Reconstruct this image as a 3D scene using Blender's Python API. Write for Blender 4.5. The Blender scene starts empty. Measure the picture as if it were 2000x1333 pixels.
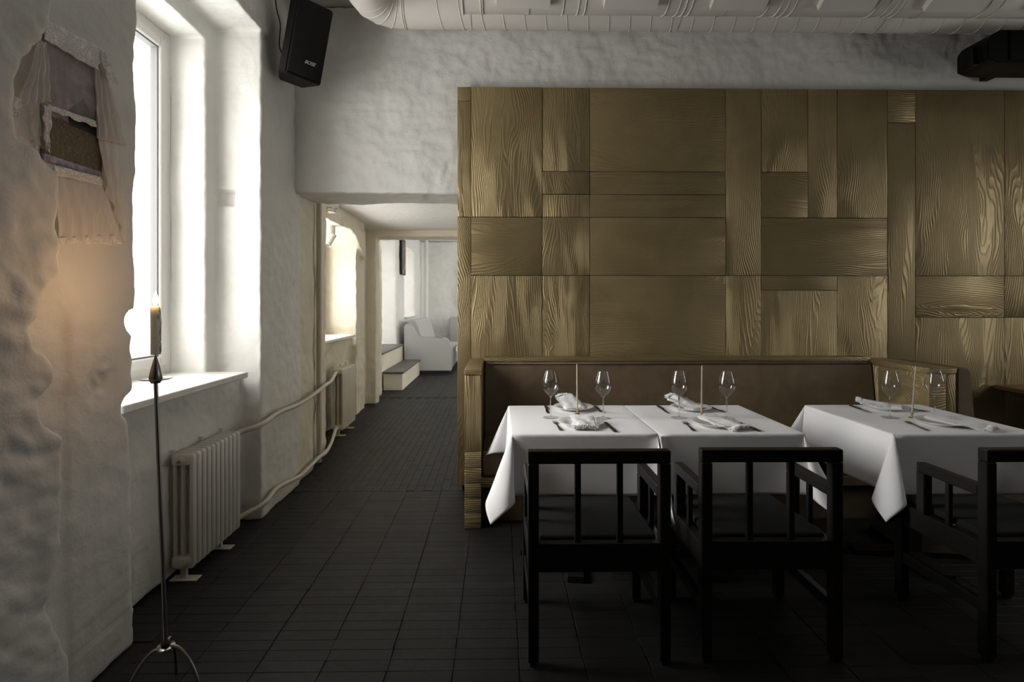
import bpy, bmesh, math, random
from math import sin, cos, pi, radians, hypot
from mathutils import Vector, Matrix, noise
random.seed(7)
scene = bpy.context.scene
COL = scene.collection

# ------------------------------------------------------------------ camera
FPX, PX0, PY0, CAMH, YAW = 1040.0, 990.0, 592.0, 1.4, radians(0.9)
cam = bpy.data.cameras.new('camera'); cam_o = bpy.data.objects.new('camera', cam); COL.objects.link(cam_o)
cam.sensor_width = 36; cam.lens = FPX * 36 / 2000; cam.shift_x = (1000 - PX0) / 2000; cam.shift_y = -(666.5 - PY0) / 2000
cam_o.location = (0, 0, CAMH); cam_o.rotation_euler = (pi / 2, 0, -YAW); cam.clip_start = 0.02
scene.camera = cam_o

# ------------------------------------------------------------------ world: bright overcast sky
W = bpy.data.worlds.new('overcast'); scene.world = W; W.use_nodes = True
wn = W.node_tree.nodes; wl = W.node_tree.links
bg = wn['Background']; bg.inputs['Color'].default_value = (1.0, 0.985, 0.955, 1); bg.inputs['Strength'].default_value = 7.6
# hazy sun behind the cloud, through the tall window on the left
sun = bpy.data.lights.new('hazy_sun', 'SUN'); sun.energy = 4.4; sun.angle = radians(36); sun.color = (1.0, 0.98, 0.95)
sun_o = bpy.data.objects.new('hazy_sun', sun); COL.objects.link(sun_o)
sun_o.rotation_euler = Vector((0.90, 0.02, -0.42)).to_track_quat('-Z', 'Y').to_euler(); sun_o.location = (-6, 2, 6)

def portal(loc, rot, sx, sy):
    l = bpy.data.lights.new('window_portal', 'AREA'); l.shape = 'RECTANGLE'; l.size = sx; l.size_y = sy; l.energy = 1
    l.cycles.is_portal = True
    o = bpy.data.objects.new('window_portal', l); COL.objects.link(o); o.location = loc; o.rotation_euler = rot
INX = (0, radians(-90), 0)          # shines towards +X
portal((-2.16, 2.54, 2.01), INX, 2.1, 1.6)
portal((-2.16, -0.8, 2.01), INX, 2.0, 0.9)
portal((-2.28, 5.98, 1.62), INX, 1.3, 1.5)
portal((-2.56, 9.85, 1.55), INX, 2.0, 1.1)
portal((-2.56, 11.95, 1.75), INX, 1.3, 1.5)
portal((2.15, 12.35, 1.85), (0, radians(90), 0), 1.7, 1.9)
portal((5.62, 2.2, 1.9), (0, radians(90), 0), 1.6, 0.9)

vs = scene.view_settings
vs.view_transform = 'Standard'; vs.look = 'None'; vs.gamma = 1.0; vs.use_curve_mapping = False; vs.exposure = 0.0
cy = scene.cycles
cy.max_bounces = 10; cy.diffuse_bounces = 5; cy.glossy_bounces = 4; cy.transmission_bounces = 6; cy.transparent_max_bounces = 16
cy.sample_clamp_indirect = 4.0; cy.caustics_reflective = False; cy.caustics_refractive = True

# ------------------------------------------------------------------ helpers
def ray(px, py):
    a = (px - PX0) / FPX; b = -(py - PY0) / FPX
    return Vector((sin(YAW) + a * cos(YAW), cos(YAW) - a * sin(YAW), b))
def at(px, py, x=None, y=None, z=None):          # where the line of sight meets a plane of the room
    v = ray(px, py)
    t = (x / v.x) if x is not None else (y / v.y) if y is not None else ((z - CAMH) / v.z)
    return Vector((v.x * t, v.y * t, CAMH + v.z * t))

def tag(o, label=None, cat=None, group=None, kind=None):
    if label: o['label'] = label
    if cat: o['category'] = cat
    if group: o['group'] = group
    if kind: o['kind'] = kind
    return o
def thing(name, loc, label, cat, group=None, rz=0):
    o = bpy.data.objects.new(name, None); o.empty_display_size = 0.05; COL.objects.link(o)
    o.location = loc; o.rotation_euler = (0, 0, rz)
    return tag(o, label, cat, group)
def link(name, me, mat=None, parent=None, loc=(0, 0, 0), rot=(0, 0, 0)):
    o = bpy.data.objects.new(name, me); COL.objects.link(o); o.parent = parent; o.location = loc; o.rotation_euler = rot
    if mat and not me.materials: me.materials.append(mat)
    return o
def obj(name, bm, mat, parent=None, loc=(0, 0, 0), smooth=None, rot=(0, 0, 0)):
    me = bpy.data.meshes.new(name)
    bmesh.ops.recalc_face_normals(bm, faces=bm.faces[:])
    bm.to_mesh(me); bm.free()
    if smooth is not None:
        me.shade_smooth()
        if smooth > 0:
            me.set_sharp_from_angle(angle=radians(smooth))
    return link(name, me, mat, parent, loc, rot)
def dup(root, loc, rz=None, label=None, parent=None):
    r = root.copy(); COL.objects.link(r); r.parent = parent; r.location = loc
    if rz is not None: r.rotation_euler = (0, 0, rz)
    if label: r['label'] = label
    for ch in [c for c in root.children]:
        c = ch.copy(); COL.objects.link(c); c.parent = r
        for g in [g for g in ch.children]:
            d = g.copy(); COL.objects.link(d); d.parent = c
    return r
def box(bm, x0, x1, y0, y1, z0, z1, bev=0.0, seg=1):
    vs_ = [bm.verts.new(p) for p in ((x0, y0, z0), (x1, y0, z0), (x1, y1, z0), (x0, y1, z0), (x0, y0, z1), (x1, y0, z1), (x1, y1, z1), (x0, y1, z1))]
    fs = [bm.faces.new([vs_[i] for i in f]) for f in ((3, 2, 1, 0), (4, 5, 6, 7), (0, 1, 5, 4), (1, 2, 6, 5), (2, 3, 7, 6), (3, 0, 4, 7))]
    if bev > 0:
        es = list({e for f in fs for e in f.edges})
        bmesh.ops.bevel(bm, geom=es, offset=bev, segments=seg, affect='EDGES', profile=0.5)
    return vs_
def bx(x0, x1, y0, y1, z0, z1, bev=0.0, seg=1):
    bm = bmesh.new(); box(bm, x0, x1, y0, y1, z0, z1, bev, seg); return bm
def lathe(bm, prof, n=32, c=(0, 0, 0), closed=False):
    rings = []
    for r, z in prof:
        if r < 1e-6: rings.append([bm.verts.new((c[0], c[1], c[2] + z))])
        else: rings.append([bm.verts.new((c[0] + r * cos(2 * pi * i / n), c[1] + r * sin(2 * pi * i / n), c[2] + z)) for i in range(n)])
    pairs = list(zip(rings, rings[1:])) + ([(rings[-1], rings[0])] if closed else [])
    for a, b in pairs:
        if len(a) == 1 and len(b) == 1: continue
        for i in range(n):
            j = (i + 1) % n
            if len(a) == 1: bm.faces.new((a[0], b[i], b[j]))
            elif len(b) == 1: bm.faces.new((a[i], b[0], a[j]))
            else: bm.faces.new((a[i], b[i], b[j], a[j]))
    return bm
def tube(bm, pts, rad, n=10, cap=True):
    pts = [Vector(p) for p in pts]; rings = []; up = None
    for i, p in enumerate(pts):
        t = (pts[min(i + 1, len(pts) - 1)] - pts[max(i - 1, 0)]).normalized()
        if up is None: up = t.orthogonal().normalized()
        up = (up - t * up.dot(t)).normalized(); s = t.cross(up)
        r = rad[i] if isinstance(rad, (list, tuple)) else rad
        rings.append([bm.verts.new(p + (up * cos(2 * pi * k / n) + s * sin(2 * pi * k / n)) * r) for k in range(n)])
    for a, b in zip(rings, rings[1:]):
        for k in range(n):
            j = (k + 1) % n; bm.faces.new((a[k], a[j], b[j], b[k]))
    if cap:
        bm.faces.new(rings[0][::-1]); bm.faces.new(rings[-1])
    return bm
def spline(pts, n=8):                              # Catmull-Rom through the points
    pts = [Vector(p) for p in pts]; P = [pts[0]] + pts + [pts[-1]]; out = []
    for i in range(1, len(P) - 2):
        for k in range(n):
            t = k / n; a, b, c, d = P[i - 1], P[i], P[i + 1], P[i + 2]
            out.append(0.5 * ((2 * b) + (c - a) * t + (2 * a - 5 * b + 4 * c - d) * t * t + (3 * b - a - 3 * c + d) * t ** 3))
    out.append(pts[-1]); return out
def prism(bm, poly, axis, a, b):                   # polygon extruded along an axis; poly in the two other axes
    def P(u, v, w): return {'x': (w, u, v), 'y': (u, w, v), 'z': (u, v, w)}[axis]
    A = [bm.verts.new(P(u, v, a)) for u, v in poly]; B = [bm.verts.new(P(u, v, b)) for u, v in poly]
    bm.faces.new(A[::-1]); bm.faces.new(B)
    for i in range(len(poly)):
        j = (i + 1) % len(poly); bm.faces.new((A[i], A[j], B[j], B[i]))
    return bm
def sheet(bm, fn, nu, nv):
    g = [[bm.verts.new(fn(i / nu, j / nv)) for j in range(nv + 1)] for i in range(nu + 1)]
    for i in range(nu):
        for j in range(nv): bm.faces.new((g[i][j], g[i + 1][j], g[i + 1][j + 1], g[i][j + 1]))
    return g

# ------------------------------------------------------------------ materials
def mat(name, color, rough=0.6, metal=0.0, **kw):
    m = bpy.data.materials.new(name); m.use_nodes = True
    b = m.node_tree.nodes['Principled BSDF']
    b.inputs['Base Color'].default_value = (*color, 1); b.inputs['Roughness'].default_value = rough; b.inputs['Metallic'].default_value = metal
    for k, v in kw.items():
        b.inputs[k].default_value = v
    return m
class N:
    def __init__(s, m): s.nt = m.node_tree; s.b = s.nt.nodes.get('Principled BSDF')
    def new(s, t, **kw):
        n = s.nt.nodes.new(t)
        for k, v in kw.items():
            if hasattr(n, k): setattr(n, k, v)
            else: n.inputs[k.replace('_', ' ')].default_value = v
        return n
    def lk(s, a, b): s.nt.links.new(a, b)
    def coord(s, scale=(1, 1, 1), rnd=0.0, kind='Object'):
        tc = s.new('ShaderNodeTexCoord'); out = tc.outputs[kind]
        if rnd:
            oi = s.new('ShaderNodeObjectInfo'); ma = s.new('ShaderNodeMath', operation='MULTIPLY'); ma.inputs[1].default_value = rnd
            s.lk(oi.outputs['Random'], ma.inputs[0]); ad = s.new('ShaderNodeVectorMath', operation='ADD')
            s.lk(out, ad.inputs[0]); s.lk(ma.outputs[0], ad.inputs[1]); out = ad.outputs[0]
        mp = s.new('ShaderNodeMapping'); mp.inputs['Scale'].default_value = scale; s.lk(out, mp.inputs['Vector']); return mp.outputs[0]
    def noise(s, vec, scale, detail=4, rough=0.5, dist=0.0):
        n = s.new('ShaderNodeTexNoise'); n.inputs['Scale'].default_value = scale; n.inputs['Detail'].default_value = detail
        n.inputs['Roughness'].default_value = rough; n.inputs['Distortion'].default_value = dist; s.lk(vec, n.inputs['Vector']); return n.outputs['Fac']
    def ramp(s, fac, stops):
        r = s.new('ShaderNodeValToRGB'); el = r.color_ramp.elements
        el[0].position, el[0].color = stops[0][0], (*stops[0][1], 1); el[1].position, el[1].color = stops[-1][0], (*stops[-1][1], 1)
        for p, c in stops[1:-1]: e = el.new(p); e.color = (*c, 1)
        s.lk(fac, r.inputs['Fac']); return r.outputs['Color']
    def mix(s, fac, a, b, mode='MIX'):
        m = s.new('ShaderNodeMix', data_type='RGBA', blend_type=mode)
        if hasattr(fac, 'node'): s.lk(fac, m.inputs[0])
        else: m.inputs[0].default_value = fac
        for v, i in ((a, 6), (b, 7)):
            if hasattr(v, 'node'): s.lk(v, m.inputs[i])
            else: m.inputs[i].default_value = (*v, 1)
        return m.outputs[2]
    def math(s, op, a, b=None, c=None):
        m = s.new('ShaderNodeMath', operation=op)
        for i, v in enumerate((a, b, c)):
            if v is None: continue
            if hasattr(v, 'node'): s.lk(v, m.inputs[i])
            else: m.inputs[i].default_value = v
        return m.outputs[0]
    def bump(s, h, strength, dist):
        n = s.new('ShaderNodeBump'); n.inputs['Strength'].default_value = strength; n.inputs['Distance'].default_value = dist
        s.lk(h, n.inputs['Height']); s.lk(n.outputs[0], s.b.inputs['Normal'])
    def set(s, name, out): s.lk(out, s.b.inputs[name])

def plaster(name, c1, c2, c3):
    m = mat(name, c1, 0.75); n = N(m); v = n.coord()
    big = n.noise(v, 1.6, 5, 0.6); stain = n.noise(v, 5.0, 6, 0.65, 0.4)
    col = n.mix(n.ramp(big, [(0.35, (0, 0, 0)), (0.65, (1, 1, 1))]), c1, c2)
    col = n.mix(n.ramp(stain, [(0.58, (0, 0, 0)), (0.80, (0.55, 0.55, 0.55))]), col, c3)
    n.set('Base Color', col)
    h1 = n.noise(v, 14.0, 5, 0.55, 0.3); h2 = n.noise(v, 70.0, 3, 0.5)
    n.bump(n.math('ADD', n.math('MULTIPLY', h1, 1.0), n.math('MULTIPLY', h2, 0.22)), 0.45, 0.012)
    return m
M = {}
M['plaster'] = plaster('whitewashed_plaster', (0.78, 0.77, 0.735), (0.71, 0.705, 0.675), (0.55, 0.54, 0.50))
M['cream'] = plaster('cream_whitewash', (0.76, 0.71, 0.60), (0.68, 0.63, 0.515), (0.52, 0.47, 0.37))
M['far_plaster'] = plaster('white_far_plaster', (0.80, 0.795, 0.77), (0.75, 0.745, 0.72), (0.62, 0.61, 0.58))
M['dark_wall'] = mat('low_bounce_wall', (0.15, 0.145, 0.13), 0.8)  # unseen walls, toned dark so they bounce little light into the room
M['ceiling'] = mat('ceiling_paint', (0.62, 0.61, 0.58), 0.85)
M['duct'] = mat('painted_duct', (0.72, 0.69, 0.64), 0.5)
M['white_paint'] = mat('white_gloss_paint', (0.80, 0.79, 0.76), 0.35)
M['sill'] = mat('white_marble_sill', (0.80, 0.79, 0.77), 0.3)
def sillgrain():
    n = N(M['sill']); v = n.coord((1, 3, 1)); f = n.noise(v, 6, 6, 0.6, 1.0)
    n.set('Base Color', n.ramp(f, [(0.35, (0.80, 0.79, 0.77)), (0.7, (0.68, 0.67, 0.65))]))
sillgrain()
M['gasket'] = mat('grey_gasket', (0.20, 0.20, 0.20), 0.6)
M['radiator'] = mat('radiator_enamel', (0.62, 0.61, 0.575), 0.32)
M['pipe'] = mat('cream_pipe_paint', (0.58, 0.55, 0.47), 0.4)
M['radiator_cream'] = mat('cream_radiator_enamel', (0.62, 0.58, 0.48), 0.4)
M['black_plastic'] = mat('black_plastic', (0.004, 0.004, 0.004), 0.5)
M['grille'] = mat('black_speaker_grille', (0.0035, 0.0035, 0.0035), 0.75)
for k_ in ('black_plastic', 'grille'): N(M[k_]).b.inputs['Specular IOR Level'].default_value = 0.2
M['logo'] = mat('grey_logo', (0.45, 0.45, 0.45), 0.4, 0.3)
M['steel'] = mat('dark_steel', (0.32, 0.31, 0.29), 0.35, 1.0)
M['silver'] = mat('silver', (0.6, 0.59, 0.56), 0.25, 1.0)
M['cutlery'] = mat('dark_cutlery_steel', (0.16, 0.155, 0.14), 0.34, 1.0)
M['brass'] = mat('brass', (0.62, 0.42, 0.17), 0.3, 1.0)
M['jewel'] = mat('red_glass_bead', (0.06, 0.008, 0.006), 0.12)
M['wax'] = mat('ivory_wax', (0.88, 0.85, 0.79), 0.45)
N(M['wax']).b.inputs['Subsurface Weight'].default_value = 1.0; N(M['wax']).b.inputs['Subsurface Scale'].default_value = 1.0; N(M['wax']).b.inputs['Subsurface Radius'].default_value = (0.022, 0.021, 0.018)
M['taper'] = mat('beige_wax', (0.50, 0.45, 0.33), 0.45)
M['wick'] = mat('wick', (0.02, 0.02, 0.02), 0.9)
M['porcelain'] = mat('porcelain', (0.80, 0.79, 0.77), 0.12)
M['dark_slot'] = mat('dark_slot', (0.01, 0.01, 0.01), 0.8)
M['white_plastic'] = mat('white_plastic', (0.72, 0.70, 0.64), 0.4)
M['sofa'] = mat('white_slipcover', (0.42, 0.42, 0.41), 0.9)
M['tread'] = mat('dark_stair_tread', (0.11, 0.105, 0.10), 0.5)
def fabric(name, col, sc=900, st=0.15):
    m = mat(name, col, 0.9); n = N(m); v = n.coord()
    n.bump(n.math('ADD', n.noise(v, sc, 2), n.math('MULTIPLY', n.noise(v, 9, 4, 0.55, 0.6), 3.0)), st, 0.004)
    m.node_tree.nodes['Principled BSDF'].inputs['Sheen Weight'].default_value = 0.15
    return m
M['linen'] = fabric('white_tablecloth_linen', (0.80, 0.80, 0.81))
M['napkin'] = fabric('white_napkin_linen', (0.80, 0.80, 0.80), 500, 0.3)
M['seat_fabric'] = fabric('charcoal_seat_fabric', (0.014, 0.014, 0.014), 700, 0.3)
M['seat_fabric'].node_tree.nodes['Principled BSDF'].inputs['Sheen Weight'].default_value = 0.0; M['seat_fabric'].node_tree.nodes['Principled BSDF'].inputs['Specular IOR Level'].default_value = 0.15
M['velvet'] = mat('brown_velvet', (0.14, 0.095, 0.058), 0.62)
def vel():
    n = N(M['velvet']); v = n.coord(); f = n.noise(v, 5, 5, 0.6, 0.8)
    n.set('Base Color', n.ramp(f, [(0.35, (0.120, 0.083, 0.046)), (0.7, (0.170, 0.120, 0.068))])); n.b.inputs['Sheen Weight'].default_value = 0.02; n.b.inputs['Sheen Roughness'].default_value = 0.4
    n.bump(n.noise(v, 60, 4), 0.1, 0.003)
vel()
M['black_wood'] = mat('black_stained_wood', (0.010, 0.0095, 0.009), 0.42)
def bwood():
    n = N(M['black_wood']); v = n.coord((6, 6, 1)); n.bump(n.noise(v, 20, 5, 0.6), 0.15, 0.002)
bwood()
N(M['black_wood']).b.inputs['Specular IOR Level'].default_value = 0.3
M['brown_wood'] = mat('brown_table_wood', (0.16, 0.085, 0.045), 0.35)
def gold(name, axis, c_lo, c_hi, c_dark, rough=0.42):
    m = mat(name, c_hi, rough, 0.55); n = N(m)
    al, ac = 0.55, 2.6
    sc = {'z': (ac, ac, al), 'x': (al, ac, ac)}[axis]
    v = n.coord(sc, 37.0)
    field = n.noise(v, 1.25, 2.5, 0.42, 0.55)
    sx_ = n.new('ShaderNodeSeparateXYZ'); n.lk(n.coord((1, 1, 1), 0), sx_.inputs[0])
    rings = n.math('SINE', n.math('MULTIPLY_ADD', sx_.outputs['X' if axis == 'z' else 'Z'], 430.0, n.math('MULTIPLY', field, 190.0)))
    rings = n.math('POWER', n.math('MULTIPLY_ADD', rings, 0.5, 0.5), 2.6)
    fs = {'z': (60, 60, 2.0), 'x': (2.0, 60, 60)}[axis]
    fib = n.noise(n.coord(fs, 11.0), 2.0, 3, 0.6)
    v2 = n.coord((1, 1, 1), 19.0)
    wear = n.noise(v2, 2.3, 6, 0.65, 0.6)
    relief = n.ramp(n.noise(v2, 1.7, 3, 0.5), [(0.36, (0.25, 0.25, 0.25)), (0.60, (1, 1, 1))])
    h = n.math('ADD', n.math('MULTIPLY', n.math('MULTIPLY', rings, relief), 1.0), n.math('MULTIPLY', fib, 0.35))
    n.bump(h, 0.75, 0.0030)
    oi = n.new('ShaderNodeObjectInfo')
    base = n.mix(n.ramp(wear, [(0.30, (0, 0, 0)), (0.62, (1, 1, 1))]), c_lo, c_hi)
    base = n.mix(n.math('MULTIPLY', rings, 0.12), base, c_dark)
    tint = n.math('MULTIPLY_ADD', oi.outputs['Random'], 0.22, 0.86)
    hs = n.new('ShaderNodeHueSaturation'); n.lk(tint, hs.inputs['Value']); n.lk(base, hs.inputs['Color'])
    n.set('Base Color', hs.outputs[0])
    r = n.math('MULTIPLY_ADD', wear, 0.30, rough - 0.13); n.set('Roughness', r)
    return m
M['gold_v'] = gold('gold_painted_oak_upright', 'z', (0.295, 0.226, 0.114), (0.37, 0.288, 0.150), (0.205, 0.154, 0.075))
M['gold_h'] = gold('gold_painted_oak_level', 'x', (0.295, 0.226, 0.114), (0.37, 0.288, 0.150), (0.205, 0.154, 0.075))
def brickmat():
    m = mat('black_floor_brick', (0.03, 0.03, 0.03), 0.55); n = N(m); v = n.coord((1, 1, 1), 0, 'Object')
    oi = n.new('ShaderNodeObjectInfo'); 
    geo = n.new('ShaderNodeNewGeometry'); pos = geo.outputs['Position']
    f = n.noise(pos, 7.0, 6, 0.65); sc = n.noise(pos, 55.0, 5, 0.7, 0.5)
    base = n.mix(f, (0.010, 0.0098, 0.0096), (0.018, 0.0177, 0.0172))
    base = n.mix(n.ramp(sc, [(0.62, (0, 0, 0)), (0.78, (0.5, 0.5, 0.5))]), base, (0.040, 0.039, 0.037))
    att = n.new('ShaderNodeAttribute'); att.attribute_name = 'tone'
    hs = n.new('ShaderNodeHueSaturation'); n.lk(n.math('MULTIPLY_ADD', oi.outputs['Random'], 0.45, 0.75), hs.inputs['Value']); n.lk(base, hs.inputs['Color'])
    n.set('Base Color', hs.outputs[0])
    n.set('Roughness', n.math('MULTIPLY_ADD', f, 0.30, 0.42)); n.b.inputs['Specular IOR Level'].default_value = 0.32
    n.bump(n.math('ADD', sc, n.math('MULTIPLY', n.noise(pos, 18, 4), 1.2)), 0.35, 0.004)
    return m
M['brick'] = brickmat()
M['grout'] = mat('dark_grout', (0.024, 0.023, 0.022), 0.9)
def thin_glass(name, ior=1.45, tint=(1, 1, 1), rough=0.0):
    m = bpy.data.materials.new(name); m.use_nodes = True; nt = m.node_tree; nt.nodes.clear()
    out = nt.nodes.new('ShaderNodeOutputMaterial'); mx = nt.nodes.new('ShaderNodeMixShader'); t = nt.nodes.new('ShaderNodeBsdfTransparent'); g = nt.nodes.new('ShaderNodeBsdfGlossy')
    lw = nt.nodes.new('ShaderNodeLayerWeight'); lw.inputs['Blend'].default_value = 0.5
    pw = nt.nodes.new('ShaderNodeMath'); pw.operation = 'POWER'; pw.inputs[1].default_value = 5.5; nt.links.new(lw.outputs['Facing'], pw.inputs[0])
    fr = nt.nodes.new('ShaderNodeMath'); fr.operation = 'MULTIPLY_ADD'; fr.inputs[1].default_value = 0.7 - ior; fr.inputs[2].default_value = ior; nt.links.new(pw.outputs[0], fr.inputs[0])
    t.inputs['Color'].default_value = (*tint, 1); g.inputs['Roughness'].default_value = rough
    nt.links.new(fr.outputs[0], mx.inputs[0]); nt.links.new(t.outputs[0], mx.inputs[1]); nt.links.new(g.outputs[0], mx.inputs[2]); nt.links.new(mx.outputs[0], out.inputs[0]); return m
M['pane'] = thin_glass('window_glass', 0.03)
M['glass'] = thin_glass('wine_glass', 0.05, (0.97, 0.975, 0.98), 0.02)
M['solid_glass'] = mat('clear_glass', (1, 1, 1), 0.0, **{'Transmission Weight': 1.0, 'IOR': 1.45})
M['pane_dimmed'] = thin_glass('dimmed_window_glass', 0.03, (0.58, 0.575, 0.565))  # clear panes with a tint added to cut daylight into the far room
def sheer(name, col, alpha, lace=False):
    m = bpy.data.materials.new(name); m.use_nodes = True; nt = m.node_tree; b = nt.nodes['Principled BSDF']
    n = N(m); b.inputs['Base Color'].default_value = (*col, 1); b.inputs['Roughness'].default_value = 0.9
    v = n.coord()
    if lace:
        vo = n.new('ShaderNodeTexVoronoi'); vo.feature = 'DISTANCE_TO_EDGE'; vo.inputs['Scale'].default_value = 230.0; n.lk(v, vo.inputs['Vector'])
        holes = n.math('LESS_THAN', vo.outputs['Distance'], 0.13)
        fl = n.noise(v, 34.0, 2, 0.4, 0.8); solid = n.math('GREATER_THAN', fl, 0.58)
        a = n.math('MAXIMUM', holes, solid); a = n.math('MULTIPLY_ADD', a, alpha - 0.4, 0.4)
        n.set('Alpha', a)
    else:
        w = n.noise(n.coord((1, 30, 1)), 3, 3); n.set('Alpha', n.math('MULTIPLY_ADD', w, 0.25, alpha - 0.12))
    return m
M['sheer'] = sheer('sheer_voile', (0.78, 0.76, 0.74), 0.16)
M['sheer_thick'] = sheer('gathered_voile', (0.90, 0.88, 0.85), 0.58)
M['lace'] = sheer('white_lace', (0.92, 0.91, 0.89), 0.95, True)

# ------------------------------------------------------------------ rough masonry: solids fused, then made uneven
def rough(name, bm, m, voxel, amp=1.0, extra=None, kind='structure', seed=0.0):
    me = bpy.data.meshes.new(name); bmesh.ops.recalc_face_normals(bm, faces=bm.faces[:]); bm.to_mesh(me); bm.free()
    o = link(name, me)
    md = o.modifiers.new('fuse', 'REMESH'); md.mode = 'VOXEL'; md.voxel_size = voxel; md.adaptivity = 0
    sm = o.modifiers.new('soften', 'SMOOTH'); sm.factor = 0.5; sm.iterations = 2
    dg = bpy.context.evaluated_depsgraph_get(); me2 = bpy.data.meshes.new_from_object(o.evaluated_get(dg))
    o.modifiers.clear(); o.data = me2; bpy.data.meshes.remove(me); me2.name = name
    nrm = [v.normal.copy() for v in me2.vertices]
    off = Vector((seed, seed * 1.7, seed * 0.6))
    for v, nn in zip(me2.vertices, nrm):
        p = v.co; q = p + off
        big = noise.noise(Vector((q.x * 2.6, q.y * 2.6, q.z * 3.2)))
        mid = noise.noise(Vector((q.x * 8.0, q.y * 8.0, q.z * 12.0)))
        fin = noise.noise(q * 31.0)
        # soft ghost of the brick courses under the whitewash
        row = q.z / 0.078; k = math.floor(row); fr = row - k
        s = (q.x + q.y) / 0.26 + (0.5 if k % 2 else 0.0); c = math.floor(s); fs = s - c
        joint = max(0.0, 1 - min(fr, 1 - fr) / 0.14) * 0.6 + max(0.0, 1 - min(fs, 1 - fs) / 0.06) * 0.4
        lump = noise.noise(Vector((k * 3.17, c * 5.71, seed)))
        mask = max(0.0, noise.noise(Vector((q.x * 1.1, q.y * 1.1, q.z * 1.3 + 9))) + 0.15)
        d = 0.008 * big + 0.0045 * mid + 0.0016 * fin + mask * (0.006 * lump - 0.004 * joint)
        tv = noise.noise_vector(q * 17.0) * 0.0032 + noise.noise_vector(q * 6.0) * 0.004
        nv = p + (nn * d + tv) * amp
        if extra: nv = extra(p, nn, nv)
        v.co = nv
    me2.materials.clear(); me2.materials.append(m); me2.shade_smooth()
    return tag(o, kind=kind)

# near left wall: flaking pier, recessed pier with the picture, window niche, pier to the corner
E0 = [(109, -200), (112, -100), (109, 0), (100, 46), (71, 100), (40, 122), (34, 200), (38, 273), (84, 294), (90, 313), (122, 336), (126, 366), (120, 441), (126, 475), (126, 537), (101, 556), (88, 590), (86, 620), (64, 639), (67, 684), (94, 693), (109, 710), (109, 755), (86, 774), (84, 811), (90, 830), (129, 849), (135, 875), (133, 900), (125, 1062), (107, 1121), (102, 1179), (120, 1241), (140, 1290), (142, 1333)]
E1 = [(269, -300), (266, -150), (269, 0), (265, 109), (263, 130), (269, 201), (266, 250), (269, 290), (265, 357), (264, 403), (266, 560), (268, 605), (253, 612), (246, 627), (251, 644), (264, 656), (257, 684), (262, 706), (257, 732), (259, 762), (244, 776), (237, 800), (240, 815), (249, 819), (257, 860), (262, 924), (260, 1023), (265, 1049), (257, 1072), (262, 1127), (265, 1251)]
ZC = 3.64
def wl_near():
    bm = bmesh.new()
    e = [at(x, y, x=-1.375) for x, y in E0]
    prism(bm, [(1.1, ZC), (e[0].y, ZC)] + [(p.y, p.z) for p in e] + [(e[-1].y, 0.0), (1.1, 0.0)], 'x', -1.62, -1.38)
    e = [at(x, y, x=-1.49) for x, y in E1]
    prism(bm, [(1.1, ZC), (e[0].y, ZC)] + [(p.y, p.z) for p in e] + [(e[-1].y, 0.0), (1.1, 0.0)], 'x', -1.80, -1.49)
    box(bm, -2.35, -1.70, 1.1, 1.75, 0, ZC)
    box(bm, -2.35, -1.667, 1.7, 3.60, 0, 0.935)
    box(bm, -2.35, -1.815, 1.7, 3.60, 3.05, ZC)
    box(bm, -2.35, -1.52, 2.0, 3.60, 3.16, ZC)
    box(bm, -2.35, -1.815, 3.33, 3.60, 0.9, ZC)
    box(bm, -2.35, -1.53, 3.46, 4.14, 0, ZC)
    def dent(p, n, nv):
        if p.x > -1.46 and p.y < 1.9:
            nv.x += 0.010 * noise.noise(Vector((p.y * 6, p.z * 8, 2))) + 0.007 * noise.noise(Vector((p.y * 16, p.z * 24 + p.y * 8, 5)))
        elif p.x > -1.56 and p.y < 2.3:
            c_ = max(0, 1 - hypot((p.y - 2.03) / .09, (p.z - 1.09) / .10)); nv.x -= 0.035 * c_ * (0.5 + noise.noise(Vector((p.y * 30, p.z * 30, 1))))
        if -1.83 < p.x < -1.70 and 3.40 < p.y < 3.52 and 2.03 < p.z < 2.12 and n.y < -0.4: nv.y += 0.045
        return nv
    return rough('wall_left', bm, M['plaster'], 0.0125, 1.0, dent)
wall_left = wl_near()
# the left wall behind the viewer
bm = bmesh.new()
for a in ((-3.2, -1.1, 0, ZC), (-0.35, 1.09, 0, ZC), (-1.1, -0.35, 0, 0.935), (-1.1, -0.35, 3.05, ZC)): box(bm, -2.35, -1.385, *a)
tag(obj('wall_left', bm, M['plaster']), kind='structure')
# back wall over the passage and behind the panelling
def wl_back():
    bm = bmesh.new()
    box(bm, -1.95, 5.8, 4.03, 4.50, 2.225, ZC); box(bm, 0.35, 5.8, 4.06, 4.50, 0, 2.4)
    return rough('wall_back', bm, M['plaster'], 0.0150, 1.7, seed=3.3)
wl_back()
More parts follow.
